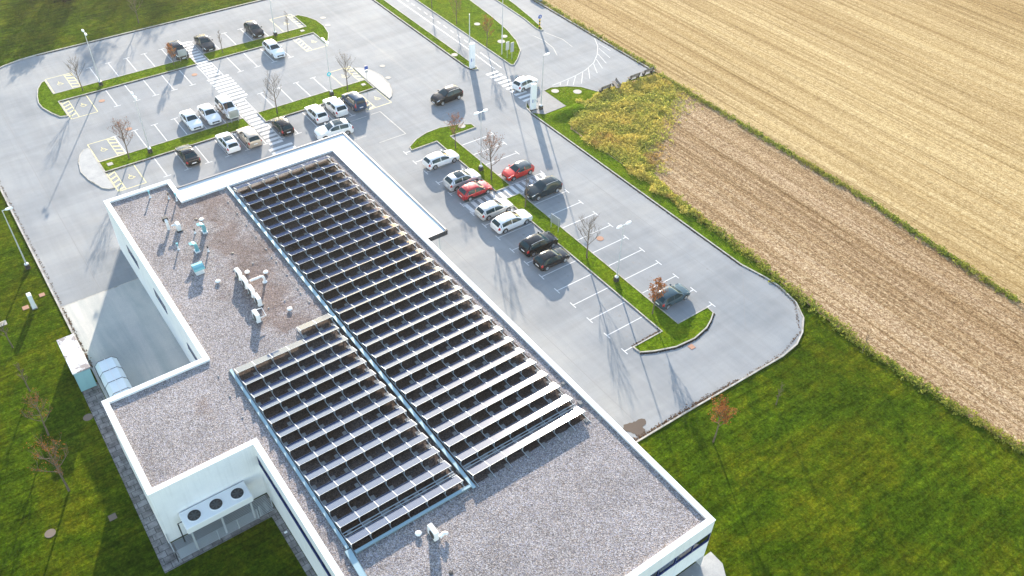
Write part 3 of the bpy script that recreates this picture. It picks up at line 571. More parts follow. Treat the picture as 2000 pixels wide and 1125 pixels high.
# ------------------------------------------------------------------ roof equipment
def ac_unit(x, yy, label, group=None, rz=0.):
    o = thing('air_conditioner', label, 'air conditioner', (x,yy,ZR), rz, group)
    MB().bevbox(-.19,-.5,.12,.19,.5,1.0,.03).build('casing', M_WPLAST, o)
    M = Matrix.Translation((-.2,-.12,.56)) @ Matrix.Rotation(R(-90),4,'Y')
    MB().lathe([(.33,0),(.33,.02),(.28,.02),(.05,.012)], 20, M=M).build('fan_grille', M_BLACK, o)
    for s in (-.36,.36): MB().box(-.34,s-.05,0,.34,s+.05,.12).build('foot', M_BALLAST, o)
    return o
for i, yy in enumerate((65.0,63.55,62.1,60.65)): ac_unit(17.0, yy, 'white air conditioning unit on the roof, '+['farthest of four','second from far end of four','third from far end of four','nearest of four'][i], 'row of roof air conditioners')
a5 = ac_unit(16.0, 58.7, 'lone white air conditioning unit with pipe frame near the row of four')
MB().tube([(.2,.4,.9),(.75,.4,.85),(.75,-.4,.55),(.2,-.4,.55)], .035, 6).build('pipe_frame', M_WPLAST, a5)
ac_unit(17.15, 30.75, 'white air conditioning unit standing alone near the short bank of panels')
def bent_pipe(name, label, cat, x, yy, pts, r, material, foot=.0, n=10):
    o = thing(name, label, cat, (x,yy,ZR)); MB().tube(pts, r, n).build('pipe', material, o, smooth=True)
    if foot: MB().lathe([(r*2.2,0),(r*1.7,.08),(r*1.1,.16)], 14, (pts[0][0],pts[0][1],0)).build('base_collar', M_LIGHTMET, o)
    return o
AR = lambda cx, cz, r, a0, a1, k=6: [(cx+r*math.cos(R(a0+(a1-a0)*i/k)), 0, cz+r*math.sin(R(a0+(a1-a0)*i/k))) for i in range(k+1)]
bent_pipe('duct_elbow', 'white duct elbow beside the lone air conditioner near the panels', 'duct', 17.75, 30.3, [(-.3,0,.25)]+AR(-.05,.12,.3,90,10), .14, M_WPLAST)
bent_pipe('duct_elbow', 'white curved duct beside the row of four air conditioners', 'duct', 18.6, 63.2, [(.15,0,0)]+AR(-.2,.45,.35,0,80)+[(-1.2,0,.8)], .11, M_WPLAST, .1)
for x, yy, l in ((16.35,31.5,'white mushroom cap vent by the lone air conditioner near the panels'),(17.9,65.3,'low round white vent cap behind the row of four air conditioners'),(19.35,64.3,'low round white vent cap by the curved white duct'),(19.0,58.3,'low round white vent cap near the two-panel row'),(15.1,65.6,'small pale vent cap in front of the square hood'),(17.4,75.6,'small pale vent cap beside the gooseneck pair')):
    o = thing('vent_cap', l, 'vent', (x,yy,ZR)); MB().lathe([(.1,0),(.1,.12)], 12).build('pipe', M_LIGHTMET, o); MB().lathe([(.24,.12),(.25,.16),(.2,.23),(.02,.27)], 16).build('cap', M_WPLAST, o, smooth=True)
for x, yy, h, tp, l in ((14.45,82.4,.85,M_DUCT,'thin pipe vent with teal cap near the far parapet'),(16.0,81.1,.75,M_BLACK,'thin pipe vent with black top near the roof step'),(16.55,80.3,.95,M_DUCT,'thicker pipe vent with teal cap by the roof step'),(13.8,72.4,.8,M_DUCT,'thin pipe vent with teal cap in front of the curved ducts'),(16.1,70.5,.7,M_BLACK,'thin pipe vent with black top behind the curved ducts'),(16.1,74.0,.55,M_BLACK,'short black pipe vent between the gooseneck and curved duct')):
    o = thing('pipe_vent', l, 'vent', (x,yy,ZR)); MB().lathe([(.13,0),(.09,.06),(.065,.1),(.065,h*.6)], 12).build('pipe', M_LIGHTMET, o); MB().lathe([(.075,h*.58),(.08,h*.9),(.11,h*.92),(.11,h)], 12).build('cap', tp, o)
for x, yy, l in ((16.95,73.6,'tall teal curved sheet-metal duct, farther of two'),(15.2,71.1,'tall teal curved sheet-metal duct, nearer of two')):
    o = thing('roof_duct', l, 'duct', (x,yy,ZR)); m = MB(); prof = [(0,0),(0,.7),(-.06,.95),(-.22,1.12),(-.42,1.16)]
    for (a, b), (c, d) in zip(prof, prof[1:]): m.add([(a-.16,-.22,b),(a+.16,-.22,b),(a+.16,.22,b),(a-.16,.22,b),(c-.16,-.22,d),(c+.16,-.22,d),(c+.16,.22,d),(c-.16,.22,d)], [(0,1,5,4),(1,2,6,5),(2,3,7,6),(3,0,4,7),(4,5,6,7)])
    m.build('duct_body', M_DUCT, o); MB().bevbox(-.24,-.3,0,.24,.3,.14,.02).build('base_collar', M_LIGHTMET, o)
o = thing('roof_hood', 'square teal ventilation hood with curved lid on the gravel roof', 'vent hood', (14.2,68.0,ZR)); m = MB(); pr = [(-.5,.55)]+[(-.5+.5*(1-math.cos(R(t))), .55+.4*math.sin(R(t))) for t in (30,60,90)]+[(.35,.9),(.5,.6)]
for (a, b), (c, d) in zip(pr, pr[1:]): m.add([(-.5,a,b),(.5,a,b),(.5,c,d),(-.5,c,d)], [(0,1,2,3)])
m.add([(-.5,a,b) for a, b in pr], [tuple(range(len(pr)))]); m.add([(.5,a,b) for a, b in pr], [tuple(range(len(pr)-1,-1,-1))])
m.build('lid', M_DUCT, o); MB().box(-.4,-.4,0,.4,.4,.55).build('base', M_LIGHTMET, o)
o = thing('gooseneck_vent', 'pale gooseneck duct with black square mouth, left of its twin', 'vent', (14.15,76.0,ZR)); MB().tube([(0,0,0),(0,0,.75)]+[(0,.25-.25*math.cos(R(t)),.75+.25*math.sin(R(t))) for t in (30,60,90,120)], .15, 10).build('duct_body', M_LIGHTMET, o, smooth=True); MB().bevbox(-.26,.3,.78,.26,.75,1.2,.03).build('mouth', M_BLACK, o)
o = thing('roof_fan', 'pale roof fan box leaning beside the black-mouthed gooseneck', 'roof fan', (14.95,75.4,ZR)); MB().bevbox(-.2,-.35,.1,.2,.35,.85,.05).build('casing', M_LIGHTMET, o); MB().tube([(-.6,.05,.7),(-.35,.05,.75),(-.2,.05,.6)], .09, 8).build('pipe', M_LIGHTMET, o, smooth=True); MB().box(-.3,-.45,0,.3,-.2,.1).build('foot', M_BLACK, o)
for x, yy, l in ((17.0,76.1,'small black roof outlet near the gooseneck pair'),(17.9,68.9,'small black roof outlet right of the square hood'),(16.6,27.6,'small black roof drain on the wide empty gravel'),(34.05,36.9,'small grey stone block by the canopy-side parapet near the panels'),(32.2,65.7,'small grey stone block by the parapet halfway along the canopy'),(33.6,45.4,'small grey stone block by the parapet beyond the middle rows')):
    o = MB().lathe([(.16,0),(.15,.05),(.05,.06)], 12).build('roof_drain', M_BLACK) if 'black' in l else MB().bevbox(-.18,-.14,0,.18,.14,.13,.03).build('stone_block', M_BALLAST); o.location = (x,yy,ZR); tag(o, l, 'roof drain' if 'black' in l else 'block')
# ------------------------------------------------------------------ dry cooler corner
o = thing('dry_cooler', 'long white cooling unit with three black fans on legs by the wall', 'cooling unit', (5.75,44.72,0)); MB().bevbox(-2.68,-.88,2.35,2.68,.88,3.0,.05).build('casing', M_WPLAST, o)
MB().box(-2.55,-.8,2.2,2.55,.8,2.35).build('coil', M_GALV, o)
for k in (-1.72,.03,1.78):
    f = MB().lathe([(.50,3.0),(.50,3.07),(.46,3.07),(.46,3.015),(.02,3.015)], 28, (k,-.02,0), cap=False).build('fan', M_BLACK, o)
    MB().lathe([(.58,3.0),(.57,3.04),(.501,3.05)], 28, (k,-.02,0), cap=False).build('fan_ring', M_WPLAST, f)
    b = MB()
    for q in range(7):
        M = Matrix.Translation((k,-.02,3.03)) @ Matrix.Rotation(q*math.tau/7,4,'Z'); b.add([M @ Vector(v) for v in ((.1,-.04,0),(.42,-.12,.015),(.42,.06,-.005),(.1,.04,0))], [(0,1,2,3)])
    b.lathe([(.1,3.02),(.09,3.05),(.01,3.055)], 12, (k,-.02,0)); b.build('blades', M_BLADE, f)
for sx in (-2.4,0,2.4):
    for sy in (-.78,.78): MB().box(sx-.07,sy-.07,0,sx+.07,sy+.07,2.2).build('leg', M_GALV, o)
MB().tube([(-2.68,.3,2.6),(-3.0,.3,2.6),(-3.0,.3,.1)], .05, 8).build('pipe', M_BLACK, o)
struct(MB().box(1.95,43.75,.012,9.7,45.55,.05).build('grating_floor', M_PLINTH))
m = MB()
for k in range(13): m.box(1.95,43.78+.14*k,.052,9.7,43.84+.14*k,.075)
struct(m.build('grating_bars', M_GALV))
o = thing('mesh_fence', 'low grey bar fence round the cooling unit corner', 'fence', (0,0,0))
def bars(a, b, h, nm, parent, npost):
    a = Vector((*a,0)); b = Vector((*b,0)); m = MB()
    for k in range(7): z = .12+(h-.14)*k/6; m.tube([a+Vector((0,0,z)),b+Vector((0,0,z))], .014, 5)
    m.build('rail', M_GALV, parent)
    for k in range(npost+1): p = a.lerp(b,k/npost); MB().box(p.x-.03,p.y-.03,0,p.x+.03,p.y+.03,h).build('post', M_GALV, parent)
bars((1.72,45.6),(1.72,43.7),1.3,'rail',o,1); bars((1.72,43.7),(8.4,43.7),1.3,'rail',o,4)
o = thing('mesh_gate', 'small grey metal gate standing open beside the cooling unit', 'gate', (0,0,0)); bars((8.6,43.8),(9.75,44.1),1.35,'rail',o,1)
o = MB().bevbox(-.12,-.08,0,.12,.08,.05,.01).build('path_light', M_WPLAST); o.location = (9.6,41.3,.01); tag(o, 'small white ground light on the slab path', 'ground light')
o = thing('terrace_table', 'pale metal table on the shaded terrace under the office front', 'table', (32.4,18.9,.05)); MB().box(-.9,-.5,.68,.9,.5,.74).build('table_top', M_LIGHTMET, o)
for sx in (-.8,.8):
    for sy in (-.4,.4): MB().box(sx-.03,sy-.03,0,sx+.03,sy+.03,.68).build('leg', M_GALV, o)
# ------------------------------------------------------------------ yard: container, shelter, cabinet
o = thing('storage_container', 'white-roofed steel container with teal side and stained top by the yard', 'container', (1.4,68.0,0))
MB().box(-.7,-2.55,.12,.7,2.55,2.5).build('side_panel', M_CONTSIDE, o); MB().bevbox(-.78,-2.62,2.5,.78,2.62,2.62,.03).build('roof', M_CONTAINER, o)
MB().box(-.66,-2.6,.2,-.02,-2.55,2.4).build('door', M_CONTSIDE, o); MB().box(.02,-2.6,.2,.66,-2.55,2.4).build('door', M_CONTSIDE, o); MB().box(-.6,-2.45,0,.6,2.45,.12).build('base_frame', M_PLINTH, o)
o = thing('bicycle_shelter', 'translucent vaulted shelter with dark ribs standing against the yard wall', 'shelter', (3.55,63.4,0))
prof = [(-.98,0),(-.98,1.75),(-.62,2.15),(.62,2.15),(.98,1.75),(.98,0)]; m = MB(); L0, L1 = -3.5, 2.75
for (a, b), (c, d) in zip(prof, prof[1:]): m.add([(a,L0,b),(c,L0,d),(c,L1,d),(a,L1,b)], [(0,3,2,1)])
m.build('glazing', M_SHELTER, o)
for k in range(5):
    yy = L0+.03+k*(L1-L0-.06)/4; MB().tube([(a*1.015,yy,b+.012) for a, b in prof], .03, 5).build('rib', M_FASCIA, o)
MB().box(-.03,L0,2.15,.03,L1,2.2).build('ridge_bar', M_LIGHTMET, o)
o = thing('utility_cabinet', 'tall narrow white cabinet standing on the lawn beside the drive', 'cabinet', (.15,79.75,0)); MB().bevbox(-.2,-.32,.08,.2,.32,1.75,.03).build('casing', M_WPLAST, o); MB().box(-.26,-.38,0,.26,.38,.08).build('plinth', M_BALLAST, o); MB().box(.2,-.27,.2,.215,.27,1.6).build('door', M_LIGHTMET, o)
# ------------------------------------------------------------------ street lamps
def lamp(x, yy, h, heads, along, label, z0=0., plinth=True):
    o = thing('street_lamp', label, 'street lamp', (x,yy,z0), 0, 'street lamps')
    MB().tube([(0,0,0),(0,0,h*.5),(0,0,h)], [.085,.065,.045], 10).build('pole', M_POLE, o, smooth=True)
    if plinth: MB().bevbox(-.24,-.24,0,.24,.24,.5,.03).build('plinth', M_PLINTH, o); MB().lathe([(.19,.5),(.19,.62),(.1,.66)], 12).build('base_collar', M_HEAD, o)
    for s in heads:
        d = Vector((1,0,0)) if along == 'x' else Vector((0,1,0)); p = Vector((-d.y,d.x,0)); m = MB(); ring = []
        for i in range(12):
            t = math.tau*i/12; ring.append(d*(s*(.62)+.40*math.cos(t))+p*(.17*math.sin(t)))
        vs = [v+Vector((0,0,h-.02)) for v in ring]+[d*(s*.62)+(v-d*(s*.62))*.8+Vector((0,0,h+.09)) for v in ring]+[v+Vector((0,0,h-.06)) for v in ring]
        fs = [tuple(range(12,24)), tuple(range(35,23,-1))]+[(i,(i+1)%12,12+(i+1)%12,12+i) for i in range(12)]+[(24+i,24+(i+1)%12,(i+1)%12,i) for i in range(12)]
        m.add(vs, fs); m.build('lamp_head', M_HEAD, o, smooth=True)
        MB().tube([(0,0,h-.03),tuple(d*(s*.3)+Vector((0,0,h)))], .035, 6).build('arm', M_POLE, o)
    return o
lamp(19.4,121.1,7.8,(1,-1),'y','twin-headed lamp on the far grass island beside the disabled bay',.085)
l2 = lamp(44.7,101.2,8.0,(1,-1),'y','twin-headed lamp carrying a small round cyan sign on the middle island',.085)
lamp(51.5,74.6,8.2,(1,-1),'x','twin-headed lamp on the long island near the red cars',.085)
lamp(51.7,49.3,7.6,(1,-1),'x','twin-headed lamp on the long island by the empty bays',.085)
lamp(1.2,86.4,7.6,(1,),'x','single-headed lamp on the lawn beside the office drive')
lamp(19.3,100.9,8.0,(1,-1),'y','twin-headed lamp on the middle island beside the office-side disabled bays',.085)
lamp(45.9,122.0,8.0,(1,-1),'y','tall lamp on the far island whose head rises out of the photo',.085)
lamp(71.4,98.0,9.0,(1,),'x','tall lamp in the grass point behind the two entry signs',.085,False)
lamp(66.7,82.2,8.0,(1,),'x','thin single-headed lamp right behind the entrance pillar beside the benches',0.03)
m = MB(); M = Matrix.Translation((-.08,-.1,3.2)) @ Matrix.Rotation(R(90),4,'X'); m.lathe([(.3,-.012),(.3,.012)], 20, M=M); rs = m.build('round_sign', M_CYAN, l2)
MB().lathe([(.15,.013),(.15,.02)], 16, M=M).build('sign_disc', M_HEAD, rs)
o = thing('flag_pole', 'plain white mast standing behind the far entrance pillar', 'mast', (68.75,102.7,0)); MB().tube([(0,0,0),(0,0,5.3)], [.09,.06], 10).build('pole', M_POLE, o); MB().lathe([(.16,0),(.16,.12)], 12).build('base_collar', M_GALV, o)
# ------------------------------------------------------------------ entrance pillars, signs, bollard, benches
def pillar(x, yy, label):
    o = thing('entrance_pillar', label, 'pillar', (x,yy,0), R(-8), 'white entrance pillars')
    MB().bevbox(-.42,-.2,.1,.42,.2,3.9,.04).build('casing', M_WPLAST, o); MB().box(-.55,-.32,0,.55,.32,.1).build('plinth', M_PLINTH, o)
    MB().box(-.24,-.212,1.15,-.12,-.2,1.65).build('logo_panel', M_SIGNBLUE, o)
    m = MB()
    for k in range(3): m.box(.02,-.208,1.2+.16*k,.22+.05*(k%2),-.2,1.26+.16*k)
    m.build('lettering', M_SIGNBACK, o)
pillar(65.35,97.0,'tall white entrance pillar at the tip of the thin grass strip'); pillar(65.75,82.75,'tall white entrance pillar on the kerb corner beside the grey pavement')
def board(x, yy, wd, h0, h1, rz, label, legs=2, front=M_SIGNBACK, z0=.085):
    o = thing('sign_board', label, 'sign', (x,yy,z0), rz)
    MB().bevbox(-wd/2,-.02,h0,wd/2,.02,h1,.008).build('panel', front, o)
    for k in ((-wd*.38,wd*.38) if legs == 2 else (0,)): MB().tube([(k,.035,0),(k,.035,h1-.05)], .03, 8).build('post', M_POLE, o)
board(31.45,121.7,1.3,.75,1.75,0,'grey-backed board on two posts in front of the dark car by the long crosswalk')
board(30.9,101.75,1.25,.75,1.75,0,'grey-backed board on two posts in front of the white van')
board(51.7,60.0,1.5,.75,1.9,R(97),'grey-backed board on two posts near the black estate on the long island')
board(71.4,96.6,.62,1.3,2.6,0,'narrow pale entry sign on one post in the grass point',1); board(71.75,95.9,.62,1.2,2.7,0,'taller grey entry sign on one post at the tip of the grass point',1)
o = thing('road_sign', 'blue square sign on a thin post beside the paved half circle', 'road sign', (50.45,101.5,.085)); MB().tube([(0,0,0),(0,0,2.6)], .03, 8).build('post', M_POLE, o); MB().box(-.26,-.05,2.05,.26,-.03,2.6).build('panel', M_SIGNBLUE, o); MB().box(-.2,-.05,1.6,.2,-.03,1.95).build('panel', M_SIGNBACK, o)
o = thing('traffic_bollard', 'yellow and black striped bollard with round blue sign on the splitter island', 'bollard', (81.5,101.9,.085)); 
for k in range(6): MB().lathe([(.13,.26*k),(.13,.26*k+.26)], 12).build('band', M_SIGNYEL if k%2 else M_BLACK, o)
M = Matrix.Translation((0,-.02,1.9)) @ Matrix.Rotation(R(90),4,'X'); rs = MB().lathe([(.34,-.02),(.34,.02)], 20, M=M).build('round_sign', M_SIGNBLUE, o); MB().box(-.05,-.05,1.7,.05,-.041,2.1).build('arrow', M_HEAD, rs)
def bench(x, yy, rz, label, tilt=0):
    o = thing('park_bench', label, 'bench', (x,yy,.02), rz, 'dark benches by the hedge')
    m = MB()
    for k in range(4): m.box(-1.0,-.02+.13*k,.42,1.0,.09+.13*k,.46)
    m.build('seat', M_WOOD, o); m = MB()
    for k in range(3): m.box(-1.0,-.09-.03*k,.55+.16*k,1.0,-.05-.03*k,.68+.16*k)
    m.build('backrest', M_WOOD, o)
    for s in (-.75,.75): m = MB().box(s-.05,-.1,0,s+.05,.42,.42); m.box(s-.03,-.2,.42,s+.03,-.1,1.0); m.build('leg', M_BLACK, o)
bench(85.8,81.3,0,'dark slatted bench at the far end of the row by the field corner'); bench(83.0,81.2,0,'dark slatted bench, second from the field corner'); bench(79.5,81.0,R(70),'dark slatted bench turned sideways in the row by the weeds'); bench(77.3,81.0,R(3),'dark slatted bench at the near end of the row by the grass ear')
o = MB().bevbox(-.25,-1.6,0,.35,1.6,.75,.05).build('concrete_block', M_PAVE); o.location = (87.75,111.2,0); tag(o, 'low pale concrete block beside the field at the top edge', 'concrete block')
# ------------------------------------------------------------------ cars
PROF = dict(
 hatch=(4.05,1.76,1.47,[(0,.60),(.012,.68),(.05,.80),(.115,.925),(.20,.975),(.36,1.0),(.50,.975),(.565,.92),(.71,.70),(.80,.655),(.92,.585),(.98,.49),(1,.40)],(.018,.115),(.545,.705),(.10,.60),(.66,.64)),
 wagon=(4.62,1.80,1.45,[(0,.60),(.010,.67),(.04,.80),(.085,.92),(.16,.975),(.36,1.0),(.49,.975),(.55,.92),(.69,.70),(.79,.66),(.92,.585),(.98,.48),(1,.40)],(.014,.085),(.53,.685),(.07,.60),(.665,.645)),
 sedan=(4.5,1.80,1.40,[(0,.60),(.010,.70),(.06,.745),(.13,.755),(.27,.93),(.34,.985),(.42,1.0),(.50,.97),(.56,.91),(.69,.70),(.79,.655),(.92,.575),(.98,.47),(1,.39)],(.135,.275),(.535,.685),(.20,.605),(.68,.655)),
 suv=(4.45,1.86,1.63,[(0,.56),(.012,.66),(.05,.79),(.105,.925),(.19,.98),(.36,1.0),(.50,.98),(.56,.93),(.70,.715),(.79,.685),(.92,.62),(.98,.52),(1,.42)],(.018,.105),(.545,.695),(.09,.60),(.69,.665)),
 van=(4.35,1.84,1.78,[(0,.55),(.008,.62),(.025,.80),(.05,.945),(.12,.99),(.36,1.0),(.54,.98),(.60,.94),(.75,.67),(.84,.62),(.93,.555),(.98,.46),(1,.38)],(.012,.048),(.585,.745),(.05,.64),(.62,.60)))
def lerp_tab(tab, u):
    for (a, b), (c, d) in zip(tab, tab[1:]):
        if u <= c:
            t = (u-a)/(c-a) if c > a else 0; return b+(d-b)*t
    return tab[-1][1]
_whl = {}
def wheel_mesh(r):
    if r not in _whl:
        M = Matrix.Rotation(R(90),4,'X')
        a = MB().lathe([(r*.62,-.105),(r*.95,-.105),(r,-.08),(r,.08),(r*.95,.105),(r*.62,.105)], 22, M=M).build('wheel', M_TYRE, smooth=True)
        b = MB(); b.lathe([(r*.66,-.112),(r*.62,-.118),(r*.58,-.10),(r*.12,-.10),(.01,-.108)], 22, M=M); b.lathe([(.01,.108),(r*.12,.10),(r*.58,.10),(r*.62,.118),(r*.66,.112)], 22, M=M)
        for k in range(5):
            for s in (-1,1):
                Q = Matrix.Rotation(k*math.tau/5,4,'Y'); b.box(r*.1,s*.104-.006,-.035,r*.6,s*.104+.006,.035,0,Q)
        b = b.build('rim', M_RIMW); _whl[r] = (a.data, b.data); bpy.data.objects.remove(a); bpy.data.objects.remove(b)
    return _whl[r]
def smooth_tab(tab, u, h=.018): return (lerp_tab(tab,max(0,u-h))+2*lerp_tab(tab,u)+lerp_tab(tab,min(1,u+h)))/4
def car(style, x, yy, deg, col, label, metal=.25, scale=1., roof=None, sunroof=False, trim=False, rails=False, heads=1.):
    L, W, H, tab, rw, ws, side, belt = PROF[style]; L *= scale; W *= scale**.5; H *= scale**.5
    rad = .33 if style in ('suv',) else .315
    o = thing('parked_car' if 'driving' not in label else 'moving_car', label, 'car', (x,yy,0), R(deg), 'cars in the car park')
    ux = [L*.185, L*.80]                         # wheel centres from the rear
    us = set([0,.006,.015,.03,.05,.94,.965,.985,.995,1, rw[0], rw[1], ws[0], ws[1], .372, .388])
    us |= {i/44 for i in range(1,44)}; us = sorted(us); keep = [us[0]]
    fixed = {rw[0],rw[1],ws[0],ws[1],.372,.388,1}
    for u in us[1:]:
        if u-keep[-1] > .006 or u in fixed:
            if u in fixed and u-keep[-1] <= .006 and keep[-1] not in fixed and keep[-1] > 0: keep.pop()
            keep.append(u)
    us = keep
    rows = []
    for u in us:
        xx = u*L
        zt = H*smooth_tab(tab,u, .012 if .03 < u < .97 else .0)
        wf = 1.0
        if u < .10: wf = .82+.18*math.sqrt(max(0,1-((.10-u)/.10)**2))
        if u > .84: wf = .70+.30*math.sqrt(max(0,1-((u-.84)/.16)**2))
        wb = W/2*wf
        zs = min(H*(belt[0]-.025+(belt[1]-belt[0])*u), zt-.032)
        cab = max(0,min(1,(zt-zs-.05)/.35))
        wr = wb-.07-.15*cab; hood = 1-cab
        zsl = .21
        for c in ux:
            dx = abs(xx-c); ra = rad+.065
            if dx < ra: zsl = max(zsl, rad+math.sqrt(ra*ra-dx*dx)-.02)
        if u < .02 or u > .98: zsl = max(zsl,.27)
        zsl = min(zsl, zs-.12)
        e = (wr,zt-.05-.025*cab); b6 = (wb-.03,zs)
        P = [(0,zt),(wr*.45,zt-.010),(wr*.86,zt-.032),e,(e[0]+(b6[0]-e[0])*.36,e[1]+(b6[1]-e[1])*.33),(e[0]+(b6[0]-e[0])*.70,e[1]+(b6[1]-e[1])*.67),b6,(wb,zs-.06)]
        for k, t_ in enumerate((.3,.62,.88,1.)):
            bul = (.012,.006,-.006,-.035)[k]; P.append((wb+bul, (zs-.06)+(zsl-zs+.06)*t_))
        rows.append([(xx-L/2, a, b) for a, b in P])
    nP = len(rows[0]); groups = {}
    def put(k, quad): groups.setdefault(k,[]).append(quad)
    for i in range(len(us)-1):
        um = (us[i]+us[i+1])/2; zt = H*lerp_tab(tab,um); zs_ = H*(belt[0]+(belt[1]-belt[0])*um); cabh = zt-zs_
        for j in range(nP-1):
            k = 'body'
            if ws[0] < um < ws[1] and j < 2: k = 'windscreen'
            elif rw[0] < um < rw[1] and j < 2: k = 'rear_window'
            elif 3 <= j < 6 and side[0] < um < ws[1]-.03 and cabh > .13 and not .372 < um < .388 and not (rw[1]-.005 < um < rw[1]+.022): k = 'side_window'
            elif roof and j < 3 and rw[1] <= um <= ws[0]: k = 'roof'
            elif sunroof and j < 2 and .24 < um < ws[0]-.04: k = 'sunroof'
            elif .90 < um < .985 and 3 <= j < 7: k = 'headlight'
            elif um < .05 and (5 if style in ('suv','sedan') else 4) <= j < 8: k = 'taillight'
            elif trim and j >= 9: k = 'bumper_trim'
            for s in (1,-1):
                q = [rows[i][j],rows[i+1][j],rows[i+1][j+1],rows[i][j+1]]; q = [(a,b*s,c) for a, b, c in q]
                if s == 1: q = q[::-1]
                put(k if k in ('body','windscreen','rear_window','roof','sunroof','bumper_trim') else k+('_l' if s == 1 else '_r'), q)
    for idx, flip in ((0,False),(len(us)-1,True)):    # rear and front faces
        c = rows[idx]; loop = [(a,b,z) for a, b, z in c]+[(a,-b,z) for a, b, z in c[:0:-1]]
        ctr = (c[0][0],0,(c[0][2]+c[-1][2])/2)
        for a, b in zip(loop, loop[1:]+loop[:1]): put('body', [ctr,b,a] if not flip else [ctr,a,b])
    mats = dict(body=paint(col,metal), windscreen=M_CARGLASS, rear_window=M_CARGLASS, side_window=M_CARGLASS, headlight=M_LAMPGL, taillight=M_TAIL, bumper_trim=M_BLACK, sunroof=M_CARGLASS, roof=paint(roof,.3) if roof else None)
    for k, quads in groups.items():
        idx = {}; v = []; f = []
        for q in quads:
            fi = []
            for p in q:
                kk = tuple(round(c,4) for c in p)
                if kk not in idx: idx[kk] = len(v); v.append(kk)
                if idx[kk] not in fi: fi.append(idx[kk])
            if len(fi) > 2: f.append(tuple(fi))
        m = MB(); m.add(v, f); base = k[:-2] if k[-2:] in ('_l','_r') else k
        m.build(base, mats[base], o, smooth=True, angle=38)
    MB().box(-L*.46,-W*.36,.17,L*.44,W*.36,.55).build('underbody', M_BLACK, o)
    wm, rm = wheel_mesh(rad)
    for c in ux:
        for s in (-1,1):
            wo = link('wheel', wm, o, (c-L/2,s*(W/2-.115),rad)); link('rim', rm, wo)
    xm = ws[1]*L-L/2-.22; zm = H*belt[1]+.06
    for s in (-1,1): MB().bevbox(xm-.07,s*(W/2+.09)-.09,zm,xm+.09,s*(W/2+.09)+.09,zm+.13,.02).build('mirror', paint(col,metal) if not trim else M_BLACK, o)
    rx = rows[0][0][0]; fx = rows[-1][0][0]; zb = H*.44 if style != 'van' else .72
    MB().box(rx-.015,-.26,zb-.12,rx-.001,.26,zb).build('licence_plate', M_PLATE, o); MB().box(fx+.001,-.26,.36,fx+.018,.26,.47).build('licence_plate', M_PLATE, o)
    MB().box(fx-.02,-W*.27,.40 if H < 1.6 else .5,fx+.006,W*.27,.30+H*.22).build('grille', M_BLACK, o)
    if rails:
        for s in (-1,1): MB().tube([(L*t-L/2, s*(W/2-.27), H*lerp_tab(tab,t)+.0) for t in (.14,.3,.45,.53)], .022, 6).build('roof_rail', M_ALU, o)
    return o
WH = (.80,.80,.80); BK = (.004,.007,.012); SV = (.55,.56,.57)
car('suv',31.55,124.0,-90,(.014,.022,.030),'dark grey car nosed into the far island behind an orange sapling and board',.4,.97)
car('sedan',35.75,124.45,-90,(.004,.014,.024),'dark blue-black saloon parked alone right beside the long crosswalk',.3)
car('hatch',43.6,124.5,-90,BK,'black hatchback nosed into the far island near the white estate',.2,1.02)
car('wagon',43.4,117.0,-90,WH,'white estate backed onto the far island, its shadow long on the tarmac',.0)
car('sedan',26.1,104.6,-90,WH,'white saloon farthest from the crosswalk in the row of three white vehicles',.0,.97)
car('sedan',28.6,104.7,-90,WH,'white saloon between another white saloon and the white van',.0,1.0)
car('van',31.1,104.7,-90,WH,'tall white van beside the long crosswalk behind a bare orange sapling',.0,1.03,trim=True)
car('sedan',22.75,97.1,90,BK,'black saloon with red tail lights parked alone nearest the office corner',.2)
car('wagon',27.95,97.1,90,WH,'white estate with tall red tail lights next to the beige car',.0,.98,sunroof=True)
car('suv',30.65,96.7,90,(.50,.42,.33),'beige crossover beside the long crosswalk',.35,.98)
car('hatch',35.3,96.9,90,BK,'black hatchback alone on the far side of the crosswalk',.2,1.02)
car('hatch',40.4,97.2,90,WH,'white hatchback next to the pale crossover and behind the large white estate',.0,1.04)
car('suv',43.25,97.3,90,(.74,.74,.74),'pale silver crossover between the white hatchback and the blue van',.15)
car('van',46.05,97.25,90,(.01,.05,.11),'dark blue van with tall rear window beside the disabled bay',.35)
car('suv',40.3,92.0,172,WH,'large white estate with glass roof driving past the office canopy',.0,1.09,sunroof=True,rails=True)
car('suv',57.3,91.35,184,(.005,.008,.012),'black crossover driving across the open tarmac near the entrance',.2,1.02,rails=True)
car('hatch',68.6,88.35,9,WH,'white hatchback driving out over the entrance crosswalk',.0,.98)
car('wagon',48.35,78.75,0,WH,'white estate with dark stickers on its side, nearest the curved grass tip',.0,1.0)
car('suv',48.05,73.5,0,(.62,.63,.65),'silver people carrier with dark glass roof beside the dark red car',.4,1.02,sunroof=True)
car('hatch',48.1,70.85,0,(.45,.006,.014),'dark red hatchback with black trim beside the silver people carrier',.2,1.03,trim=True)
car('wagon',47.95,66.6,0,(.66,.65,.62),'silver-white estate parked next to the small crosswalk of the long island',.35,.98)
car('wagon',48.25,63.6,0,WH,'long plain white estate next to the silver-white estate',.0,1.07)
car('suv',48.25,58.5,0,BK,'black crossover with chrome window line next to the smaller black hatchback',.2,1.0,rails=True)
car('hatch',47.9,55.7,0,(.012,.013,.016),'black hatchback with bright red tail lights, last in its row',.25,1.0)
car('hatch',54.75,71.3,180,(.62,.012,.006),'bright red hatchback with grey roof facing the long island',.15,1.0,roof=(.10,.12,.13))
car('suv',55.0,66.5,180,(.010,.026,.036),'dark slate crossover with roof rails facing the long island',.4,1.04,rails=True)
car('hatch',54.55,43.8,0,(.045,.08,.10),'grey-blue hatchback alone at the far tip of the long island',.5,1.02)
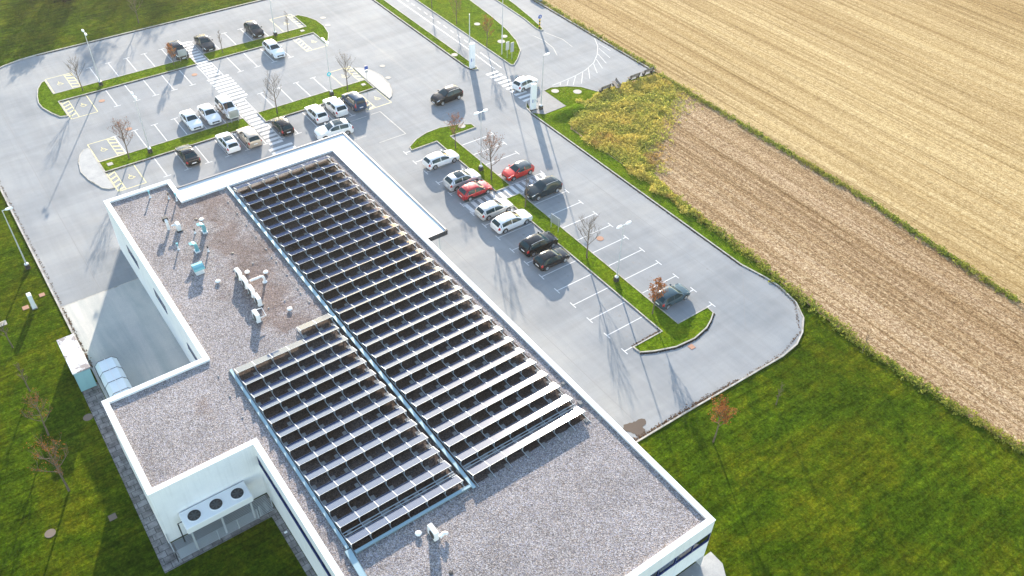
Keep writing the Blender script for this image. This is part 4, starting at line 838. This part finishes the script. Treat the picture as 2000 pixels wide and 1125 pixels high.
# ------------------------------------------------------------------ trees
def tree_mesh(seed, H, spread, kind, nleaf, lsz, first=.38):
    rn = random.Random(seed); tm = MB(); lf = MB(); tips = []
    def limb(p, d, L, r, lev):
        n = 4 if lev < 2 else 3; pts = [p]; dd = Vector(d)
        for i in range(n):
            dd = (dd+Vector((rn.uniform(-.14,.14),rn.uniform(-.14,.14),.10+.05*lev))).normalized(); pts.append(pts[-1]+dd*L/n)
        tm.tube(pts, [r*(1-.75*i/n) for i in range(n+1)], 7 if lev == 0 else 5 if lev == 1 else 3, cap=False)
        if lev >= 1: tips.extend(pts[1:])
        if lev < 3:
            k = {0:0,1:7,2:5}[lev]
            for i in range(k):
                t = .3+.65*i/max(1,k-1); q = pts[min(int(t*n),n-1)].lerp(pts[min(int(t*n)+1,n)], (t*n)%1)
                a = rn.uniform(0,math.tau); side = Vector((math.cos(a),math.sin(a),rn.uniform(.1,.7)))
                limb(q, (dd*.8+side*.75).normalized(), L*rn.uniform(.40,.62), r*.44, lev+1)
    trunk = [Vector((0,0,0))]; lean = Vector((rn.uniform(-.03,.03),rn.uniform(-.03,.03),1))
    for i in range(7): trunk.append(trunk[-1]+(lean+Vector((rn.uniform(-.05,.05),rn.uniform(-.05,.05),0))).normalized()*H*.88/7)
    r0 = H*.0145; tm.tube(trunk, [r0*(1.15-.95*i/7) for i in range(8)], 7)
    for i in range(11):
        t = first+(.97-first)*i/10; q = trunk[min(int(t*7),6)].lerp(trunk[min(int(t*7)+1,7)], (t*7)%1); a = i*2.4+rn.uniform(-.4,.4); el = rn.uniform(.55,1.0)
        L = spread*(1.15-.75*abs((t-first)/(1-first)-.25)); limb(q, Vector((math.cos(a),math.sin(a),el)).normalized(), L, r0*.5*(1.2-t*.6), 1)
    for _ in range(nleaf):
        c = rn.choice(tips)+Vector((rn.gauss(0,.10),rn.gauss(0,.10),rn.gauss(0,.10))); s = lsz*rn.uniform(.6,1.4)
        u = Vector((rn.gauss(0,1),rn.gauss(0,1),rn.gauss(0,1))).normalized(); v = u.orthogonal().normalized()
        lf.add([c-u*s,c+v*s*.6,c+u*s,c-v*s*.6], [(0,1,2,3)])
    return tm, lf
_tm = {}
def tree(x, yy, h, kind, label, z0=0., rz=0.):
    spec = dict(bare=(5.4,1.6,160,.035,M_LEAFB), redbare=(5.6,1.7,520,.055,M_LEAFR), orange=(4.6,1.05,800,.072,M_LEAFO), sparse=(5.2,1.5,600,.06,M_LEAFO), thin=(4.6,.55,70,.04,M_LEAFB), rust=(5.4,1.55,520,.045,M_LEAFO), flame=(5.0,1.3,800,.075,M_LEAFO))[kind]
    key = (kind, int(x*7+yy) % 3)
    if key not in _tm:
        a, b = tree_mesh(sum(map(ord,kind))+key[1]*13, spec[0], spec[1], kind, spec[2], spec[3], .5 if kind in ('flame',) else .36)
        A_ = a.build('trunk', M_BARK, smooth=True, angle=60); B_ = b.build('crown', spec[4]); _tm[key] = (A_.data, B_.data, spec[0]); bpy.data.objects.remove(A_); bpy.data.objects.remove(B_)
    a, b, hh = _tm[key]; o = thing('young_tree', label, 'tree', (x,yy,z0), rz or (x*3.7+yy) % 6.28, 'young trees in the grass'); s = h/hh; o.scale = (s,s,s)
    link('trunk', a, o); link('crown', b, o); return o
I = .085
tree(16.9,120.9,4.8,'bare','bare young tree on the far island beside the disabled bay',I); tree(30.1,137.5,5.2,'bare','bare young tree on the far lawn cut by the top edge'); tree(29.75,121.2,3.3,'orange','small orange-leaved tree on the far island in front of the dark grey car',I)
tree(16.7,101.0,5.3,'redbare','bare reddish young tree on the middle island by the paved half circle nearest the office',I); tree(36.4,100.8,5.6,'bare','bare grey young tree on the middle island behind the black hatchback',I); tree(47.1,101.1,5.4,'bare','bare young tree on the middle island behind the blue van',I)
tree(48.0,122.0,3.7,'thin','thin bare sapling on the far island by the hatched bay',I); tree(29.6,101.2,3.2,'sparse','orange-tinged sapling in front of the tall white van',I); tree(37.1,121.2,3.7,'thin','very thin bare sapling on the far island beside the blue-black saloon',I)
tree(51.4,72.2,6.2,'redbare','bare tree with russet buds on the long island near both red cars',I); tree(51.5,65.4,4.8,'thin','slim pale-trunked tree on the long island by the small crosswalk',I); tree(51.5,54.0,5.6,'bare','bare ochre tree on the long island beside the two black cars',I)
tree(51.4,43.3,4.6,'orange','orange-leaved tree behind the grey-blue hatchback on the long island',I); tree(51.6,80.5,4.6,'sparse','thin russet tree in the curved tip of the long island',I); tree(44.6,28.0,5.2,'flame','young tree with bright orange crown on the lawn by the tarmac corner')
tree(-3.3,55.2,6.2,'rust','leaning tree with scattered orange leaves on the shaded lower lawn'); tree(-3.1,62.1,5.0,'rust','tree with loose brown-orange crown on the lawn beside the yard'); tree(-3.1,68.3,4.2,'thin','thin ochre sapling on the lawn near the container'); tree(-3.0,75.0,4.2,'thin','bare thin sapling at the left edge of the lawn near the cabinet')
tree(71.3,110.2,4.6,'sparse','thin russet sapling in the entry grass near the top edge',I); tree(70.9,101.2,4.6,'sparse','thin russet sapling in the entry grass nearest the signs',I); tree(71.0,117.0,4.4,'thin','bare sapling in the entry grass cut by the top edge',I)
tree(52.6,27.7,3.2,'thin','spindly bare sapling on the wide lawn below the tarmac curve'); tree(64.9,27.3,2.8,'thin','spindly bare sapling on the lawn against the field edge')
# dark evergreen whose foot shows at the top edge, and tall trees farther off that throw the long shadows over the far lawn
def big_tree(x, yy, h, rad, label, seed, zlow=.0, n=2600, ls=.45, group=None):
    rn = random.Random(seed); o = thing('evergreen_tree', label, 'tree', (x,yy,0), 0, group); MB().tube([(0,0,0),(0,0,h*.5),(0,0,h*.9)], [h*.02+.06,h*.014,.03], 8).build('trunk', M_BARK, o)
    m = MB(); cl = []
    for _ in range(26):
        t = rn.random(); a = rn.uniform(0,math.tau); rr = rad*math.sin(math.pi*min(1,.25+.72*t))*rn.uniform(.3,.95); cl.append((Vector((rr*math.cos(a),rr*math.sin(a),zlow+(h-zlow)*t)), rad*rn.uniform(.25,.5)))
    for _ in range(n):
        c, r_ = rn.choice(cl); c = c+Vector((rn.gauss(0,1),rn.gauss(0,1),rn.gauss(0,1)))*r_*.5; c.z = max(c.z,.1); s = ls*rn.uniform(.5,1.3); u = Vector((rn.gauss(0,1),rn.gauss(0,1),rn.gauss(0,1))).normalized(); v = u.orthogonal().normalized()
        m.add([c-u*s,c+v*s*.6,c+u*s,c-v*s*.6], [(0,1,2,3)])
    m.build('crown', M_LEAFG, o)
big_tree(23.0,153.2,6.5,2.9,'dark evergreen tree on the far lawn, only its foot in the photo',3,.2,3800,.3)
for k, (x, yy, h, rr) in enumerate(((31,176,12,3.6),(44,172,14,4.2),(56,180,14,4.2))):
    big_tree(x, yy, h, rr, 'tall tree standing beyond the far lawn, only its long shadow in the photo', 20+k, h*.3, 1500, .34, 'tall trees beyond the far lawn')
# ------------------------------------------------------------------ rough growth (uncountable)
def inpoly(p, pts):
    c = False; j = len(pts)-1
    for i in range(len(pts)):
        if (pts[i][1] > p[1]) != (pts[j][1] > p[1]) and p[0] < (pts[j][0]-pts[i][0])*(p[1]-pts[i][1])/(pts[j][1]-pts[i][1])+pts[i][0]: c = not c
        j = i
    return c
def clump(m, rn, x, yy, h, r, n, s):
    for _ in range(n):
        a = rn.uniform(0,math.tau); q = r*math.sqrt(rn.random()); t = rn.random(); z = h*t*(1-.5*(q/r)**2)+.02
        c = Vector((x+q*math.cos(a),yy+q*math.sin(a),z)); u = Vector((rn.gauss(0,1),rn.gauss(0,1),rn.gauss(.5,.8))).normalized(); v = u.orthogonal().normalized(); k = s*rn.uniform(.6,1.5)
        m.add([c-v*k*.35,c+u*k-v*k*.1,c+u*k*1.2,c+v*k*.35], [(0,1,2,3)])
BUSH = [(67.0,76),(69.4,78.3),(72.5,80.1),(76.3,81.0),(86.5,80.7),(87,76.6),(84.2,74.2),(79.5,71.4),(75,68.6),(71,66.3),(68.9,62.5),(67.9,57),(67.3,52),(66.8,52),(66.7,60),(67.0,66),(66.8,72)]
rn = random.Random(8); m = MB(); cnt = 0
from mathutils import noise as mnoise
struct(MB().poly([(x+.2,yy) for x, yy in BUSH], .024).build('rough_grass', M_ROUGH))
while cnt < 3900:
    x, yy = rn.uniform(66,87.6), rn.uniform(49,81.6)
    w = mnoise.noise(Vector((x*.45,yy*.45,3.1)))
    if not inpoly((x+1.3*w,yy+1.3*mnoise.noise(Vector((x*.5,yy*.5,9)))), BUSH): continue
    cnt += 1; hh = max(.18, .36+.32*w)*rn.uniform(.5,1.5); clump(m, rn, x, yy, hh, rn.uniform(.2,.5), 16, .15)
for _ in range(700):
    t_ = rn.random(); a_, b_ = rn.choice([((86.8,77.5),(84.2,74.2)),((84.2,74.2),(79.5,71.4)),((79.5,71.4),(75,68.6)),((75,68.6),(71,66.3)),((71,66.3),(68.9,62.5))]); q_ = abs(rn.gauss(0,1.3)); clump(m, rn, a_[0]+(b_[0]-a_[0])*t_+.55*q_, a_[1]+(b_[1]-a_[1])*t_-.8*q_, rn.uniform(.12,.4), rn.uniform(.12,.3), 8, .13)
struct(m.build('weeds', M_WEED), 'stuff')
def strip(name, pts, wd, dens, h, seed, material=M_WEEDG):
    rn = random.Random(seed); m = MB()
    for a, b in zip(pts, pts[1:]):
        a, b = Vector(a), Vector(b); L = (b-a).length; d = (b-a).normalized(); p = Vector((-d.y,d.x))
        for _ in range(int(L*dens)):
            t = rn.random(); s = rn.gauss(0,wd*.42); q = a.lerp(b,t)+p*s
            clump(m, rn, q.x, q.y, h*rn.uniform(.4,1.25), rn.uniform(.15,.38), 12, .15)
    struct(m.build(name, material), 'stuff')
strip('weeds', [(67.3,57),(67.2,52),(66.9,45.2),(66.2,36.4),(65.7,26.8),(66.2,18.4),(66.8,11),(66.9,-6)], .75, 16, .5, 1)
strip('weeds', [(87.0,80),(86.9,59),(86.8,43),(85.9,35),(84.9,22.6)], .55, 15, .42, 2)
strip('weeds', [(87.8,82),(87.7,96),(87.8,112),(87.9,140)], .55, 10, .35, 3)

# ------------------------------------------------------------------ haze
m = MB().box(-150,-120,-1,420,330,64)
hz = m.build('haze', []); hz.data.materials.clear()
hm = bpy.data.materials.new('haze_air'); hm.use_nodes = True; hn = hm.node_tree; hn.nodes.clear()
pv_ = hn.nodes.new('ShaderNodeVolumePrincipled'); pv_.inputs['Color'].default_value = (1,.96,.88,1); pv_.inputs['Density'].default_value = .00016; pv_.inputs['Anisotropy'].default_value = .55
ho = hn.nodes.new('ShaderNodeOutputMaterial'); hn.links.new(pv_.outputs[0], ho.inputs['Volume']); hz.data.materials.append(hm); struct(hz, 'stuff')
